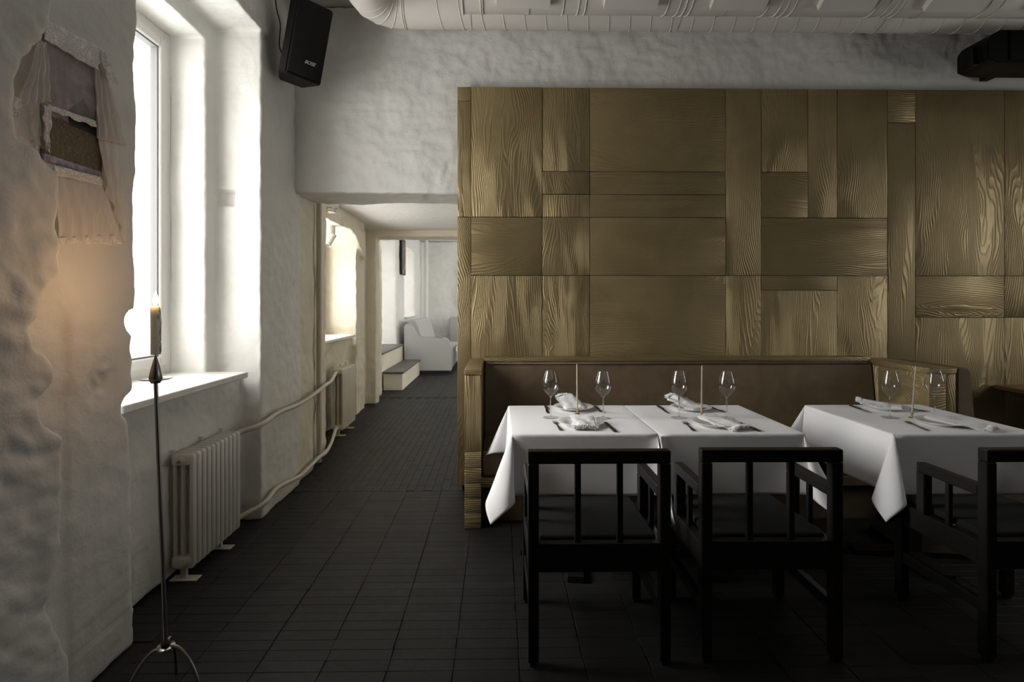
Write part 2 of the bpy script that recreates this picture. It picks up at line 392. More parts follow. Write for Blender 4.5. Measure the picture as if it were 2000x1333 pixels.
# passage wall with its own window niche, partition and far room
def wl_pass():
    bm = bmesh.new()
    box(bm, -2.5, -1.545, 4.10, 4.50, 0, 2.46); box(bm, -2.5, -1.60, 4.45, 4.96, 0, 2.46)
    box(bm, -2.5, -1.86, 4.85, 6.9, 0, 0.985)
    box(bm, -2.5, -1.74, 4.85, 6.9, 2.26, 2.46)
    prism(bm, [(6.1, 2.30), (6.9, 2.30), (6.9, 1.95), (6.72, 2.08), (6.5, 2.2)], 'x', -2.5, -1.72)
    box(bm, -2.5, -1.78, 6.70, 7.10, 0, 2.46); box(bm, -2.5, -1.83, 7.05, 7.50, 0, 2.46)
    return rough('wall_passage', bm, M['cream'], 0.02, 1.3, seed=8.1)
wl_pass()
def wl_part():
    bm = bmesh.new()
    box(bm, -2.4, -1.70, 7.40, 7.62, 0, 2.6); box(bm, -2.4, -1.76, 7.5, 8.1, 0, 2.6); box(bm, -2.4, 1.6, 7.40, 7.80, 2.315, 2.6)
    return rough('wall_partition', bm, M['cream'], 0.025, 1.3, seed=5.2)
wl_part()
def wl_far():
    bm = bmesh.new()
    box(bm, -2.6, -2.06, 7.7, 8.48, 0, 3.0); box(bm, -2.6, -2.3, 8.4, 9.3, 0, 3.0)
    box(bm, -2.6, -1.98, 10.42, 11.25, 0, 3.0); box(bm, -2.6, -1.98, 12.65, 14.0, 0, 3.0)
    box(bm, -2.6, -1.98, 11.1, 12.8, 0, 1.08); box(bm, -2.6, -2.0, 8.3, 12.8, 2.62, 3.0)
    box(bm, -2.6, -2.3, 8.4, 10.5, 0, 0.55)
    box(bm, -2.6, 2.0, 13.85, 14.2, 0, 3.0)
    # thick plaster patch standing proud of the end wall
    prism(bm, [(-1.02, 2.45), (-1.10, 2.2), (-0.98, 2.0), (-1.12, 1.7), (-1.08, 1.4), (-0.98, 1.15), (0.6, 1.1), (0.6, 2.9), (-0.7, 2.9), (-0.72, 2.62)], 'y', 13.78, 13.9)
    return rough('wall_far_room', bm, M['far_plaster'], 0.032, 1.6, seed=1.4)
wl_far()
tag(obj('wall_passage_right', bx(0.5, 0.7, 4.45, 7.5, 0, 2.5), M['cream']), kind='structure')
bm = bmesh.new()
for a in ((7.4, 11.4, 0, 3.0), (13.3, 14.0, 0, 3.0), (11.4, 13.3, 0, 1.0), (11.4, 13.3, 2.7, 3.0)): box(bm, 1.9, 2.1, *a)
tag(obj('wall_far_right', bm, M['far_plaster']), kind='structure')
def wr():
    bm = bmesh.new()
    for a in ((-3.2, 1.75, 0, ZC), (2.65, 4.5, 0, ZC), (1.75, 2.65, 0, 1.1), (1.75, 2.65, 2.7, ZC)): box(bm, 5.5, 5.75, a[0], a[1], a[2], a[3])
    return tag(obj('wall_right', bm, M['dark_wall']), kind='structure')
wr()
tag(obj('wall_front', bx(-2.35, 5.75, -3.4, -3.2, 0, ZC), M['dark_wall']), kind='structure')
tag(obj('ceiling', bx(-2.35, 5.75, -3.4, 4.5, ZC, ZC + 0.15), M['ceiling']), kind='structure')
def ceil2():
    bm = bmesh.new(); sheet(bm, lambda u, v: Vector((-2.4 + 3.2 * u, 4.45 + 3.0 * v, 2.43 - 0.02 * cos(6.283 * v) + 0.012 * noise.noise(Vector((u * 4, v * 4, 0))))), 30, 30)
    o = obj('ceiling_passage', bm, M['far_plaster'], smooth=0); s = o.modifiers.new('thick', 'SOLIDIFY'); s.thickness = 0.08; s.offset = 1
    return tag(o, kind='structure')
ceil2()
tag(obj('ceiling_far_room', bx(-2.6, 2.1, 7.8, 14.2, 3.0, 3.1), M['far_plaster']), kind='structure')

# ------------------------------------------------------------------ floor: slab with single black bricks
floor = tag(obj('floor', bx(-2.6, 5.8, -3.4, 14.2, -0.12, -0.006), M['grout']), kind='structure')
def brick_mesh(lx, ly):
    bm = bx(-lx / 2, lx / 2, -ly / 2, ly / 2, -0.012, 0.0, 0.0011, 1); me = bpy.data.meshes.new('brick'); bm.to_mesh(me); bm.free(); me.materials.append(M['brick']); return me
BL, BW, GAP = 0.252, 0.0645, 0.0035
bricks = []
X0 = -1.684
for r in range(int((3.97 - 0.6) / BW)):
    y = 3.965 - (r + 0.5) * BW
    for c in range(29):
        x = X0 + (c + 0.5) * BL + random.uniform(-.002, .002)
        if x > 5.4 or (x < -1.55 and not 2.2 < y < 3.5): continue
        bricks.append((x, y, 0))
for c in range(int(2.1 / BW)):
    x = -1.85 + (c + 0.5) * BW
    o_ = (c % 2) * 0.5 * BL + random.uniform(-.01, .01)
    for r in range(-1, 15):
        y = 3.97 + (r + 0.5) * BL + o_ 
        if y + BL / 2 < 3.99 or y - BL / 2 > 7.88: continue
        bricks.append((x, y, 1))
for r in range(int(6.0 / BW)):
    y = 7.9 + (r + 0.5) * BW
    for c in range(14):
        bricks.append((-1.9 + (c + .5) * BL, y, 0))
def shown(b):
    x, y, k = b
    if k and y - BL / 2 < 3.968: return -1
    if y < 1.0: return -1
    px = PX0 + FPX * ((x * cos(YAW) - y * sin(YAW)) / (x * sin(YAW) + y * cos(YAW))); py = PY0 + FPX * CAMH / y
    if not (-20 < px < 2020 and py < 1350): return -1
    if y > 3.97 and px > 900: return -1
    if px > 950 and y > 3.0: return -1
    return 1 / y
order = sorted(bricks, key=lambda b: -shown(b)); me_b = [brick_mesh(BL - GAP, BW - .0016), brick_mesh(BW - .0022, BL - .003)]
for (x, y, k) in order[:300]:
    o = link('brick', me_b[k], None, floor, (x, y, random.uniform(-0.0009, 0.0)), (random.uniform(-.004, .004), random.uniform(-.002, .002), random.uniform(-.005, .005)))
bm = bmesh.new()
for (x, y, k) in order[300:]:
    lx, ly = ((BL, BW), (BW, BL))[k]; z = random.uniform(-0.0009, 0.0); gx, gy = ((GAP, .0016), (.0022, .003))[k]
    box(bm, x - lx / 2 + gx / 2, x + lx / 2 - gx / 2, max(y - ly / 2 + gy / 2, 3.968 if k else -9), min(y + ly / 2 - gy / 2, 7.898 if k else 99), -0.012, z)
tag(obj('brick_paving', bm, M['brick'], floor), kind='stuff')

# ------------------------------------------------------------------ windows
def window(name, xf, y0, y1, z0, z1, fw=0.065, sash=True, pane='pane'):
    bm = bmesh.new()
    def ring(bm, a0, a1, b0, b1, w, x0, x1, bev=0.004):
        box(bm, x0, x1, a0, a0 + w, b0, b1, bev); box(bm, x0, x1, a1 - w, a1, b0, b1, bev)
        box(bm, x0, x1, a0 + w, a1 - w, b0, b0 + w, bev); box(bm, x0, x1, a0 + w, a1 - w, b1 - w, b1, bev)
    ring(bm, y0, y1, z0, z1, fw, xf - 0.07, xf)
    root = tag(obj(name, bm, M['white_paint']), kind='structure')
    if sash:
        bm = bmesh.new(); ring(bm, y0 + fw - .01, y1 - fw + .01, z0 + fw - .01, z1 - fw + .01, 0.06, xf - 0.06, xf + 0.012, 0.006); obj('sash', bm, M['white_paint'], root)
        bm = bmesh.new(); w = fw + 0.05; ring(bm, y0 + w - .004, y1 - w + .004, z0 + w - .004, z1 - w + .004, 0.014, xf - 0.045, xf - 0.004, 0.0); obj('gasket', bm, M['gasket'], root)
        obj('pane', bx(xf - 0.034, xf - 0.028, y0 + w, y1 - w, z0 + w, z1 - w), M[pane], root)
    else:
        obj('pane', bx(xf - 0.034, xf - 0.028, y0 + fw, y1 - fw, z0 + fw, z1 - fw), M[pane], root)
    return root
w1 = window('window_1', -2.03, 1.75, 3.33, 0.965, 3.05)
obj('window_sill', bx(-2.03, -1.555, 2.235, 3.335, 0.936, 0.972, 0.006, 2), M['sill'], w1)
w2 = window('window_2', -2.16, 5.0, 6.70, 0.99, 2.27)
obj('window_sill', bx(-2.16, -1.74, 4.98, 6.52, 0.985, 1.015, 0.005), M['sill'], w2)
w3 = window('window_3', -2.42, 9.3, 10.42, 0.6, 2.62, sash=False, pane='pane_dimmed')
w4 = window('window_4', -2.42, 11.25, 12.65, 1.10, 2.62, sash=False, pane='pane_dimmed')
obj('window_sill', bx(-2.42, -1.93, 11.26, 12.64, 1.08, 1.11, 0.005), M['sill'], w4)
w6 = window('unseen_window_6', -2.03, -1.1, -0.35, 0.965, 3.05)  # unseen window, added to brighten the back wall and panelling
obj('window_sill', bx(-2.03, -1.40, -1.1, -0.35, 0.935, 0.972, 0.006, 2), M['sill'], w6)
w7 = window('unseen_window_7', 2.05, 11.4, 13.3, 1.0, 2.7, sash=False)  # unseen window, added to light the far end wall
w5 = window('unseen_window_5', 5.62, 1.76, 2.64, 1.11, 2.69, sash=False)  # unseen window, added for the sheen on the right-hand panels

# ------------------------------------------------------------------ gold panelling
YP = 3.95
pan = tag(obj('panelled_partition', bx(-0.300, 5.3, YP + 0.028, YP + 0.075, 0.045, 2.99), M['gold_v']), 'tall partition clad in gold-painted wood panels behind the bench', 'panelling')
obj('plinth', bx(-0.27, 5.3, YP + 0.03, YP + 0.07, 0.0, 0.045), M['dark_slot'], pan)
def pxx(x): return at(x, 400, y=YP).x
def pzz(y): return at(1000, y, y=YP).z
BOT = 957.0
PAN = [(893, 920, 170, 198, 'h'), (893, 920, 198, 424.5, 'v'), (893, 920, 424.5, BOT, 'v'),
       (920, 1059, 170, 424.5, 'v'), (920, 1059, 424.5, 538.5, 'h'), (920, 1059, 538.5, BOT, 'v'),
       (1059, 1152, 170, 334.5, 'v'), (1059, 1152, 334.5, 379.5, 'v'), (1059, 1152, 379.5, 424.5, 'v'), (1059, 1152, 424.5, 538.5, 'v'), (1059, 1152, 538.5, BOT, 'v'),
       (1152, 1417, 170, 334.5, 'h'), (1152, 1417, 334.5, 379.5, 'h'), (1152, 1417, 379.5, 424.5, 'h'), (1152, 1417, 424.5, 538.5, 'h'), (1152, 1417, 538.5, BOT, 'h'),
       (1417, 1487, 170, 538.5, 'v'), (1417, 1487, 538.5, BOT, 'v'),
       (1487, 1578, 170, 334.5, 'v'), (1487, 1578, 334.5, 424.5, 'h'), (1578, 1635, 170, 424.5, 'v'), (1635, 1733, 170, 424.5, 'v'), (1487, 1733, 424.5, 538.5, 'h'),
       (1487, 1635, 538.5, 567, 'h'), (1487, 1635, 567, BOT, 'v'), (1635, 1733, 538.5, BOT, 'v'),
       (1733, 1788, 170, 236, 'h'), (1733, 1788, 236, BOT, 'v'),
       (1788, 1962, 170, 538.5, 'v'), (1788, 1962, 538.5, 621, 'h'), (1788, 1962, 621, BOT, 'v'),
       (1962, 2110, 170, 538.5, 'v'), (1962, 2110, 538.5, 621, 'v'), (1962, 2110, 621, BOT, 'v'),
       (2110, 2330, 170, 538.5, 'h'), (2110, 2330, 538.5, BOT, 'v')]
for (a, b, c, d, g) in PAN:
    x0, x1, z1, z0 = pxx(a), pxx(b), pzz(c), pzz(d)
    if d == BOT: z0 = 0.045
    hx, hz = (x1 - x0) / 2 - 0.0016, (z1 - z0) / 2 - 0.0016; t = random.uniform(0, 0.004)
    obj('panel', bx(-hx, hx, -t, 0.027, -hz, hz, 0.003, 2), M['gold_' + g], pan, ((x0 + x1) / 2, YP, (z0 + z1) / 2), rot=(0, 0, random.uniform(-.003, .003)), smooth=40)

# ------------------------------------------------------------------ bench
bench = thing('banquette_bench', (1.3, 3.3, 0), 'long brown velvet banquette bench with gold timber arms under the panelling', 'bench')
BO = Vector((1.3, 3.3, 0))
def bpart(name, x0, x1, y0, y1, z0, z1, m, bev=0.004, seg=2, parent=bench):
    c = Vector(((x0 + x1) / 2, (y0 + y1) / 2, (z0 + z1) / 2)); h = (Vector((x1 - x0, y1 - y0, z1 - z0))) / 2
    return obj(name, bx(-h.x, h.x, -h.y, h.y, -h.z, h.z, bev, seg), m, parent, c - (BO if parent is bench else Vector()), smooth=40)
AX0, AX1, AY = -0.211, -0.107, 3.30
cuts = [0.0, 0.093, 0.187, 0.281, 0.376, 0.475, 0.952]
for i in range(6):
    bpart('timber_block', AX0 + random.uniform(0, .002), AX1, AY + random.uniform(0, .003), 3.948, cuts[i] + .001, cuts[i + 1] - .001, M['gold_v' if i == 5 else 'gold_h'])
bpart('arm_cap', AX0 - .001, AX1 + .002, AY - 0.002, 3.948, 0.953, 0.99, M['gold_h'])
DX0, DX1 = 2.703, 2.876
bpart('timber_block', DX0, DX0 + 0.108, AY, 3.75, 0.30, 0.952, M['gold_h']); bpart('timber_block', DX0 + .110, DX1, AY + .004, 3.75, 0.30, 0.952, M['gold_v'])
bpart('timber_block', DX0, DX1, AY, 3.75, 0.152, 0.299, M['gold_h']); bpart('timber_block', DX0, DX1, AY, 3.75, 0.0, 0.150, M['gold_h'])
bpart('timber_block', DX0, DX1, 3.752, 3.948, 0.0, 0.952, M['gold_v'])
bpart('arm_cap', DX0 - .002, DX1 + .002, AY - .002, 3.948, 0.953, 0.99, M['gold_h'])
bpart('plinth', AX1, DX0, 3.42, 3.9, 0.0, 0.238, M['velvet'], 0.003)
bpart('seat_board', AX1 - .004, DX0, 3.345, 3.9, 0.239, 0.302, M['gold_h'])
bpart('seat_cushion', AX1 + .003, DX0 - .003, 3.352, 3.80, 0.3025, 0.465, M['velvet'], 0.022, 4)
bm = bmesh.new(); x0, x1 = AX1 + .003 - BO.x, DX0 - .003 - BO.x
prism(bm, [(3.735 - BO.y, 0.44), (3.80 - BO.y, 0.955), (3.815 - BO.y, 0.974), (3.925 - BO.y, 0.974), (3.925 - BO.y, 0.44)], 'x', x0, x1)
bmesh.ops.bevel(bm, geom=bm.edges[:], offset=0.012, segments=3, affect='EDGES')
back = obj('backrest', bm, M['velvet'], bench, smooth=50)
bm = bmesh.new(); tube(bm, [(x0 + .01, 3.80 - BO.y, 0.967), (x1 - .01, 3.80 - BO.y, 0.967)], 0.0055, 8); obj('piping', bm, M['velvet'], back, smooth=0)
bpart('top_rail', AX1, DX0, 3.828, 3.948, 0.976, 1.006, M['gold_h'])
# next bench, backing on to the divider
nb = thing('corner_bench', (2.95, 3.6, 0), 'brown velvet back of the next bench beside the gold timber divider', 'bench')
bm = bmesh.new(); prism(bm, [(-0.062, 0.44), (-0.062, 0.975), (-0.045, 0.99), (0.008, 0.99), (0.030, 0.965), (0.082, 0.44)], 'y', -0.29, 0.34)
bmesh.ops.bevel(bm, geom=bm.edges[:], offset=0.010, segments=3, affect='EDGES'); obj('backrest', bm, M['velvet'], nb, smooth=50)
obj('seat_cushion', bx(-0.06, 0.62, -0.27, 0.34, 0.31, 0.465, 0.02, 3), M['velvet'], nb, smooth=50)
obj('plinth', bx(-0.06, 0.60, -0.2, 0.34, 0.0, 0.309), M['velvet'], nb)
# bit of the next table
nt = thing('wooden_table', (4.15, 3.55, 0), 'bare brown wooden table at the right edge in front of the panels', 'table')
obj('tabletop', bx(-0.44, 0.42, -0.10, 0.385, 0.755, 0.785, 0.004), M['brown_wood'], nt)
obj('pedestal', bx(-0.05, 0.05, 0.09, 0.19, 0.03, 0.754, 0.003), M['black_wood'], nt)
obj('foot', bx(-0.25, 0.25, 0.10, 0.18, 0.0, 0.0295, 0.003), M['black_wood'], nt)

# ------------------------------------------------------------------ tables under cloths
TZ = 0.760
def drape(bm, ax, ay, d, corners, seed):
    """cloth over a rectangular table; corners: per quadrant (sx,sy) -> (fold direction angle, narrowness)"""
    def axis(a):
        c = [-a + 2 * a * i / 14 for i in range(15)]
        o = [0.004, 0.009, 0.015, 0.022] + [0.022 + (d - 0.022) * i / 20 for i in range(1, 21)]
        return [-(a + t) for t in reversed(o)] + c + [a + t for t in o]
    U, V = axis(ax), axis(ay); R = 0.011
    def fn(u, v):
        p, q = max(0, abs(u) - ax), max(0, abs(v) - ay); sx = 1 if u >= 0 else -1; sy = 1 if v >= 0 else -1
        bxp, byp = max(-ax, min(ax, u)), max(-ay, min(ay, v)); r = hypot(p, q)
        w = 0.0010 * noise.noise(Vector((u * 7 + seed, v * 7, 3)))
        if r < 1e-9: return Vector((u, v, TZ + w))
        n1 = noise.noise(Vector((u * 2.6 + seed, v * 2.6, 1))); n2 = noise.noise(Vector((u * 6 + seed, v * 6, 7)))
        if p > 0 and q > 0:
            ph = math.atan2(q, p) / (pi / 2); ang, G, T = corners[(sx, sy)]
            g = G * sin(pi * ph); tt = T * sin(2 * pi * ph)
            dg = Vector((cos(ang), sin(ang), 0)); tn = Vector((-sin(ang), cos(ang), 0)) * (sx * sy)
            e = dg * g + tn * tt + Vector((sx * (1 - ph), sy * ph, 0)) * 0.05
        else:
            e = Vector((sx if p > 0 else 0, sy if q > 0 else 0, 0)) * 0.05
            e *= 1
        e = e + Vector((sx if p > 0 else 0, sy if q > 0 else 0, 0)) * (0.05 * n1 + 0.025 * n2) * min(1, r / 0.12)
        D = Vector((e.x, e.y, -1)).normalized(); hd = Vector((D.x, D.y, 0)); 
        hn = hd.normalized() if hd.length > 1e-6 else Vector((sx if p > 0 else 0, sy if q > 0 else 0, 0))
        beta = pi / 2 - math.asin(min(0.99, hd.length)); L = R * beta       # bend over the rounded table edge
        if r < L: t = r / R; off = hn * (R * sin(t)) + Vector((0, 0, -R * (1 - cos(t))))
        else: off = hn * (R * sin(beta)) + Vector((0, 0, -R * (1 - cos(beta)))) + D * (r - L)
        return Vector((bxp, byp, TZ)) + off
    g = [[bm.verts.new(fn(u, v)) for v in V] for u in U]
    for i in range(len(U) - 1):
        for j in range(len(V) - 1): bm.faces.new((g[i][j], g[i + 1][j], g[i + 1][j + 1], g[i][j + 1]))
def table(cx, cy, ax, ay, rz, lab_t, lab_c, corners, seed, d=0.30):
    t = thing('dining_table', (cx, cy, 0), lab_t, 'table', 'tables along the bench', rz)
    obj('tabletop', bx(-ax + .004, ax - .004, -ay + .004, ay - .004, 0.725, 0.7565, 0.003), M['black_wood'], t)
    obj('pedestal', bx(-0.045, 0.045, -0.045, 0.045, 0.036, 0.7245, 0.003), M['black_wood'], t)
    for a in (radians(45), radians(-45)):
        bm = bx(-0.30, 0.30, -0.043, 0.043, 0.0, 0.035 if a > 0 else 0.034, 0.003); f = obj('foot', bm, M['black_wood'], t, rot=(0, 0, a + radians(38)))
    bm = bmesh.new(); drape(bm, ax, ay, d, corners, seed); c = obj('tablecloth', bm, M['linen'], None, (cx, cy, 0), 0, (0, 0, rz))
    s = c.modifiers.new('thick', 'SOLIDIFY'); s.thickness = 0.0012; s.offset = -1
    return tag(c, lab_c, 'tablecloth', 'white tablecloths')
D2 = radians
def cor(fl, fr, bl, br): return {(-1, -1): fl, (1, -1): fr, (-1, 1): bl, (1, 1): br}
G0, T0 = 0.56, 0.27
table(0.4215, 2.95, 0.3525, 0.355, 0, 'black pedestal table under the white cloth nearest the passage', 'white cloth on the table nearest the passage',
      cor((D2(-122), 0.46, 0.25), (D2(-92), 0.6, 0.05), (D2(150), 0.45, 0.2), (D2(92), 0.6, 0.05)), 1.0)
table(1.1405, 2.945, 0.3525, 0.355, 0, 'black pedestal table under the middle white cloth', 'white cloth on the middle table, touching the cloth to its left',
      cor((D2(-88), 0.6, 0.05), (D2(-68), 0.42, 0.2), (D2(88), 0.6, 0.05), (D2(45), G0, T0)), 5.0)
table(2.285, 2.935, 0.36, 0.365, D2(0.5), 'black pedestal table with crossed feet under the rightmost white cloth', 'white cloth on the rightmost table, beside the gold divider',
      cor((D2(-136), 0.50, 0.24), (D2(-55), G0, T0), (D2(140), 0.5, 0.22), (D2(60), 0.5, T0)), 9.0)

# ------------------------------------------------------------------ chairs
def chair(cx, yb, rz, label):
    c = thing('armchair', (cx, yb, 0), label, 'chair', 'black armchairs at the tables', rz); m = M['black_wood']
    w, dp, s = 0.275, 0.475, 0.042
    def leg(x, y, h):
        bm = bmesh.new(); hs = s / 2
        box(bm, x - hs, x + hs, y - hs, y + hs, 0.018, h, 0.003); box(bm, x - hs * .6, x + hs * .6, y - hs * .6, y + hs * .6, 0.0, 0.019)
        return obj('leg', bm, m, c)
    for sx in (-1, 1):
        leg(sx * (w - s / 2), s / 2, 0.78); leg(sx * (w - s / 2), dp - s / 2, 0.455)
        x = sx * (w - s / 2)
        obj('seat_rail', bx(x - .019, x + .019, s, dp - s, 0.37, 0.458, 0.002), m, c)
        obj('stretcher', bx(x - .015, x + .015, s, dp - s, 0.185, 0.230, 0.002), m, c)
        a = obj('armrest', bx(x - s / 2, x + s / 2, s + .0005, 0.345, 0.640, 0.682, 0.004), m, c)
        obj('arm_post', bx(x - s / 2, x + s / 2, 0.303, 0.345, 0.459, 0.6395, 0.003), m, c)
        obj('spindle', bx(x - .010, x + .010, 0.185, 0.205, 0.459, 0.6395, 0.002), m, c)
        obj('back_slat', bx(sx * .0815 - .0115, sx * .0815 + .0115, 0.012, 0.032, 0.476, 0.7795, 0.002), m, c)
    obj('top_rail', bx(-w, w, 0.0, s, 0.781, 0.831, 0.005, 2), m, c)
    obj('back_rail', bx(-w + s, w - s, 0.003, s - .003, 0.365, 0.475, 0.002), m, c)
    obj('front_rail', bx(-w + s, w - s, dp - s + .003, dp - .003, 0.37, 0.455, 0.002), m, c)
    obj('seat_cushion', bx(-w + s + .001, w - s - .001, s + .004, dp - .002, 0.457, 0.490, 0.012, 3), M['seat_fabric'], c, smooth=50)
    return c
c1 = chair(0.388, 2.035, 0, 'black wooden armchair at the table nearest the passage')
dup(c1, (1.062, 2.045, 0), D2(-0.6), 'black wooden armchair at the middle table')
dup(c1, (2.165, 2.035, 0), D2(0.8), 'black wooden armchair cut off by the right edge of the photo')

# ------------------------------------------------------------------ tableware
TT = TZ + 0.0015
TN = ['table nearest the passage', 'middle table', 'rightmost table']
def glass_parts():
    foot = [(0.0, 0.0), (0.040, 0.0), (0.0435, 0.0012), (0.040, 0.0026), (0.018, 0.0045), (0.0055, 0.0085), (0, 0.0085)]
    stem = [(0, 0.0088), (0.0052, 0.0088), (0.0040, 0.016), (0.0035, 0.05), (0.0036, 0.095), (0.0044, 0.112), (0.008, 0.1195), (0, 0.1195)]
    o = [(0.0, 0.120), (0.0085, 0.120), (0.026, 0.136), (0.041, 0.155), (0.0475, 0.174), (0.0478, 0.188), (0.0435, 0.213), (0.036, 0.240), (0.0295, 0.262)]
    i = [(0.0285, 0.262), (0.035, 0.240), (0.0424, 0.213), (0.0466, 0.188), (0.0463, 0.174), (0.0395, 0.156), (0.024, 0.1395), (0.008, 0.1285), (0.0, 0.127)]
    return [lathe(bmesh.new(), p, 40) for p in (foot, stem, o + i)]
g0 = None
GL = [(0.290, 2.956), (0.578, 2.933), (1.001, 2.938), (1.260, 2.921), (2.176, 2.925), (2.443, 2.945)]
for k, (x, y) in enumerate(GL):
    lab = 'empty wine glass %s of the candle on the %s' % (('left', 'right')[k % 2], TN[k // 2])
    if g0 is None:
        g0 = thing('wine_glass', (x, y, TT), lab, 'wine glass', 'wine glasses on the tables')
        for nm, bm_, mm in zip(('foot', 'stem', 'bowl'), glass_parts(), ('glass', 'solid_glass', 'glass')): obj(nm, bm_, M[mm], g0, smooth=50)
    else: dup(g0, (x, y, TT), None, lab)
PL = [(0.450, 3.190), (0.435, 2.782), (1.153, 3.170), (1.133, 2.760), (2.329, 3.165), (2.329, 2.765)]
p0 = None
for k, (x, y) in enumerate(PL):
    lab = 'white plate on the %s side of the %s' % (('bench', 'chair')[k % 2], TN[k // 2])
    if p0 is None:
        p0 = obj('plate', lathe(bmesh.new(), [(0, .003), (0.062, .003), (0.066, 0), (0.072, 0.002), (0.080, .008), (0.117, .0185), (0.119, .0205), (0.117, .0215), (0.080, .0125), (0.070, .0075), (0, .0065)], 56), M['porcelain'], None, (x, y, TT), 60); pl = p0
    else: pl = p0.copy(); COL.objects.link(pl); pl.location = (x, y, TT)
    tag(pl, lab, 'plate', 'plates on the tables')
# napkins: folded linen with a frayed end; local +Y runs from the fold to the fringe
def napkin(k, x, y, rz, prof, L, Wd, z0):
    lab = 'frayed white napkin folded on the %s plate of the %s' % (('bench-side', 'chair-side')[k % 2], TN[k // 2])
    r = thing('napkin', (x, y, TT), lab, 'napkin', 'napkins on the plates', rz); rr = random.Random(k)
    def ht(v):
        f = v * (len(prof) - 1); i = min(int(f), len(prof) - 2); t = f - i; t = t * t * (3 - 2 * t); return prof[i] * (1 - t) + prof[i + 1] * t
    bm = bmesh.new()
    for layer in range(3):
        nu, nv = 18, 24; th = 0.0020; ly = layer * 0.0042; sk = (layer - 1) * 0.005
        def top(u, v, dz):
            s = (u - .5); wv = 0.004 * sin(u * 6 + v * 3 + k) * v + 0.007 * noise.noise(Vector((u * 2.6, v * 3.2, k * 3.1 + layer * .25))) + .002 * noise.noise(Vector((u * 8, v * 8, k)))
            return Vector((s * Wd * (1 - 0.06 * v + .05 * noise.noise(Vector((v * 5, k, layer)))) + sk, -L / 2 + v * L + (0.003 * sin(u * 9 + layer)), z0 + ht(v) + ly + wv + dz - 0.013 * (2 * s) ** 2 * (.3 + .7 * v)))
        A = sheet(bm, lambda u, v: top(u, v, th), nu, nv); B = sheet(bm, lambda u, v: top(u, v, 0), nu, nv)
        rim = [(i, 0) for i in range(nu)] + [(nu, j) for j in range(nv)] + [(i, nv) for i in range(nu, 0, -1)] + [(0, j) for j in range(nv, 0, -1)]
        for a, b in zip(rim, rim[1:] + rim[:1]): bm.faces.new((A[a[0]][a[1]], A[b[0]][b[1]], B[b[0]][b[1]], B[a[0]][a[1]]))
    # rounded fold at the near end
    tube(bm, [(-Wd / 2 + .001, -L / 2, z0 + prof[0] + .002), (0, -L / 2, z0 + prof[0] + .0055), (Wd / 2 - .001, -L / 2, z0 + prof[0] + .002)], 0.0055, 10)
    body = obj('folded_linen', bm, M['napkin'], r, smooth=60)
    bm = bmesh.new()
    dzl = ht(1) - ht(.9)
    for i in range(260):
        s = rr.uniform(-.5, .5); lay = rr.randint(0, 2); ln = rr.uniform(.014, .032)
        a = Vector((s * Wd * .94, L / 2 - .004, z0 + ht(1) + lay * .0055 + .002 - 0.010 * (2 * s) ** 2)); sw = rr.uniform(-.009, .009)
        b = a + Vector((sw * .5, ln * .55, rr.uniform(.000, .005) + dzl * .3)); c_ = a + Vector((sw, ln, rr.uniform(-.004, .006) + (dzl * .8 if dzl > 0 else -.004)))
        c_.z = max(c_.z, 0.001); tube(bm, [a, b, c_], [.0013, .0012, .0006], 4, False)
    for sd in (-1, 1):                                     # frayed long edges
        for i in range(110):
            v = rr.uniform(.3, 1); a = Vector((sd * Wd / 2 * (1 - .06 * v), -L / 2 + v * L, z0 + ht(v) + rr.choice((0, .0055, .011)) + .002 - .010 * v)); b = a + Vector((sd * rr.uniform(.005, .014), rr.uniform(-.003, .006), rr.uniform(-.003, .003)))
            b.z = max(b.z, .001); tube(bm, [a, b], [.0011, .0005], 4, False)
    tag(obj('fringe', bm, M['napkin'], body), kind='stuff')
RISE = [0.004, 0.012, 0.026, 0.040, 0.050]; FLAT = [0.016, 0.013, 0.010, 0.010, 0.004]
napkin(0, 0.432, 3.205, D2(14), RISE, 0.165, 0.115, 0.010)
napkin(1, 0.440, 2.760, D2(176), [0.018, 0.016, 0.014, 0.014, 0.004], 0.185, 0.125, 0.010)
napkin(2, 1.125, 3.190, D2(32), RISE, 0.185, 0.105, 0.010)
napkin(3, 1.160, 2.740, D2(206), [0.022, 0.018, 0.014, 0.012, 0.004], 0.205, 0.125, 0.010)
napkin(4, 2.300, 3.170, D2(52), [0.008, 0.010, 0.016, 0.024, 0.030], 0.20, 0.105, 0.010)
napkin(5, 2.375, 2.715, D2(214), [0.022, 0.018, 0.014, 0.012, 0.004], 0.245, 0.12, 0.010)
def fork_parts():
    bm = bmesh.new()       # local +Y points from the handle end to the tines
    P = [(0.0055, -0.10), (0.0085, -0.093), (0.0085, -0.07), (0.0055, -0.03), (0.0032, 0.02), (0.0034, 0.038)]
    poly = [(x, y) for x, y in P] + [(-x, y) for x, y in reversed(P)]; prism(bm, poly, 'z', 0.002, 0.005)
    h = bm
    bm = bmesh.new(); prism(bm, [(-.0035, .036), (.0035, .036), (.0115, .050), (.012, .062), (-.012, .062), (-.0115, .050)], 'z', 0.003, 0.0055)
    n = bm; bm = bmesh.new()
    for i in range(4):
        x = -0.0102 + i * 0.0068; tube(bm, [(x, .060, .0042), (x, .080, .0048), (x, .101, .0075)], [.0020, .0019, .0010], 6)
    return h, n, bm
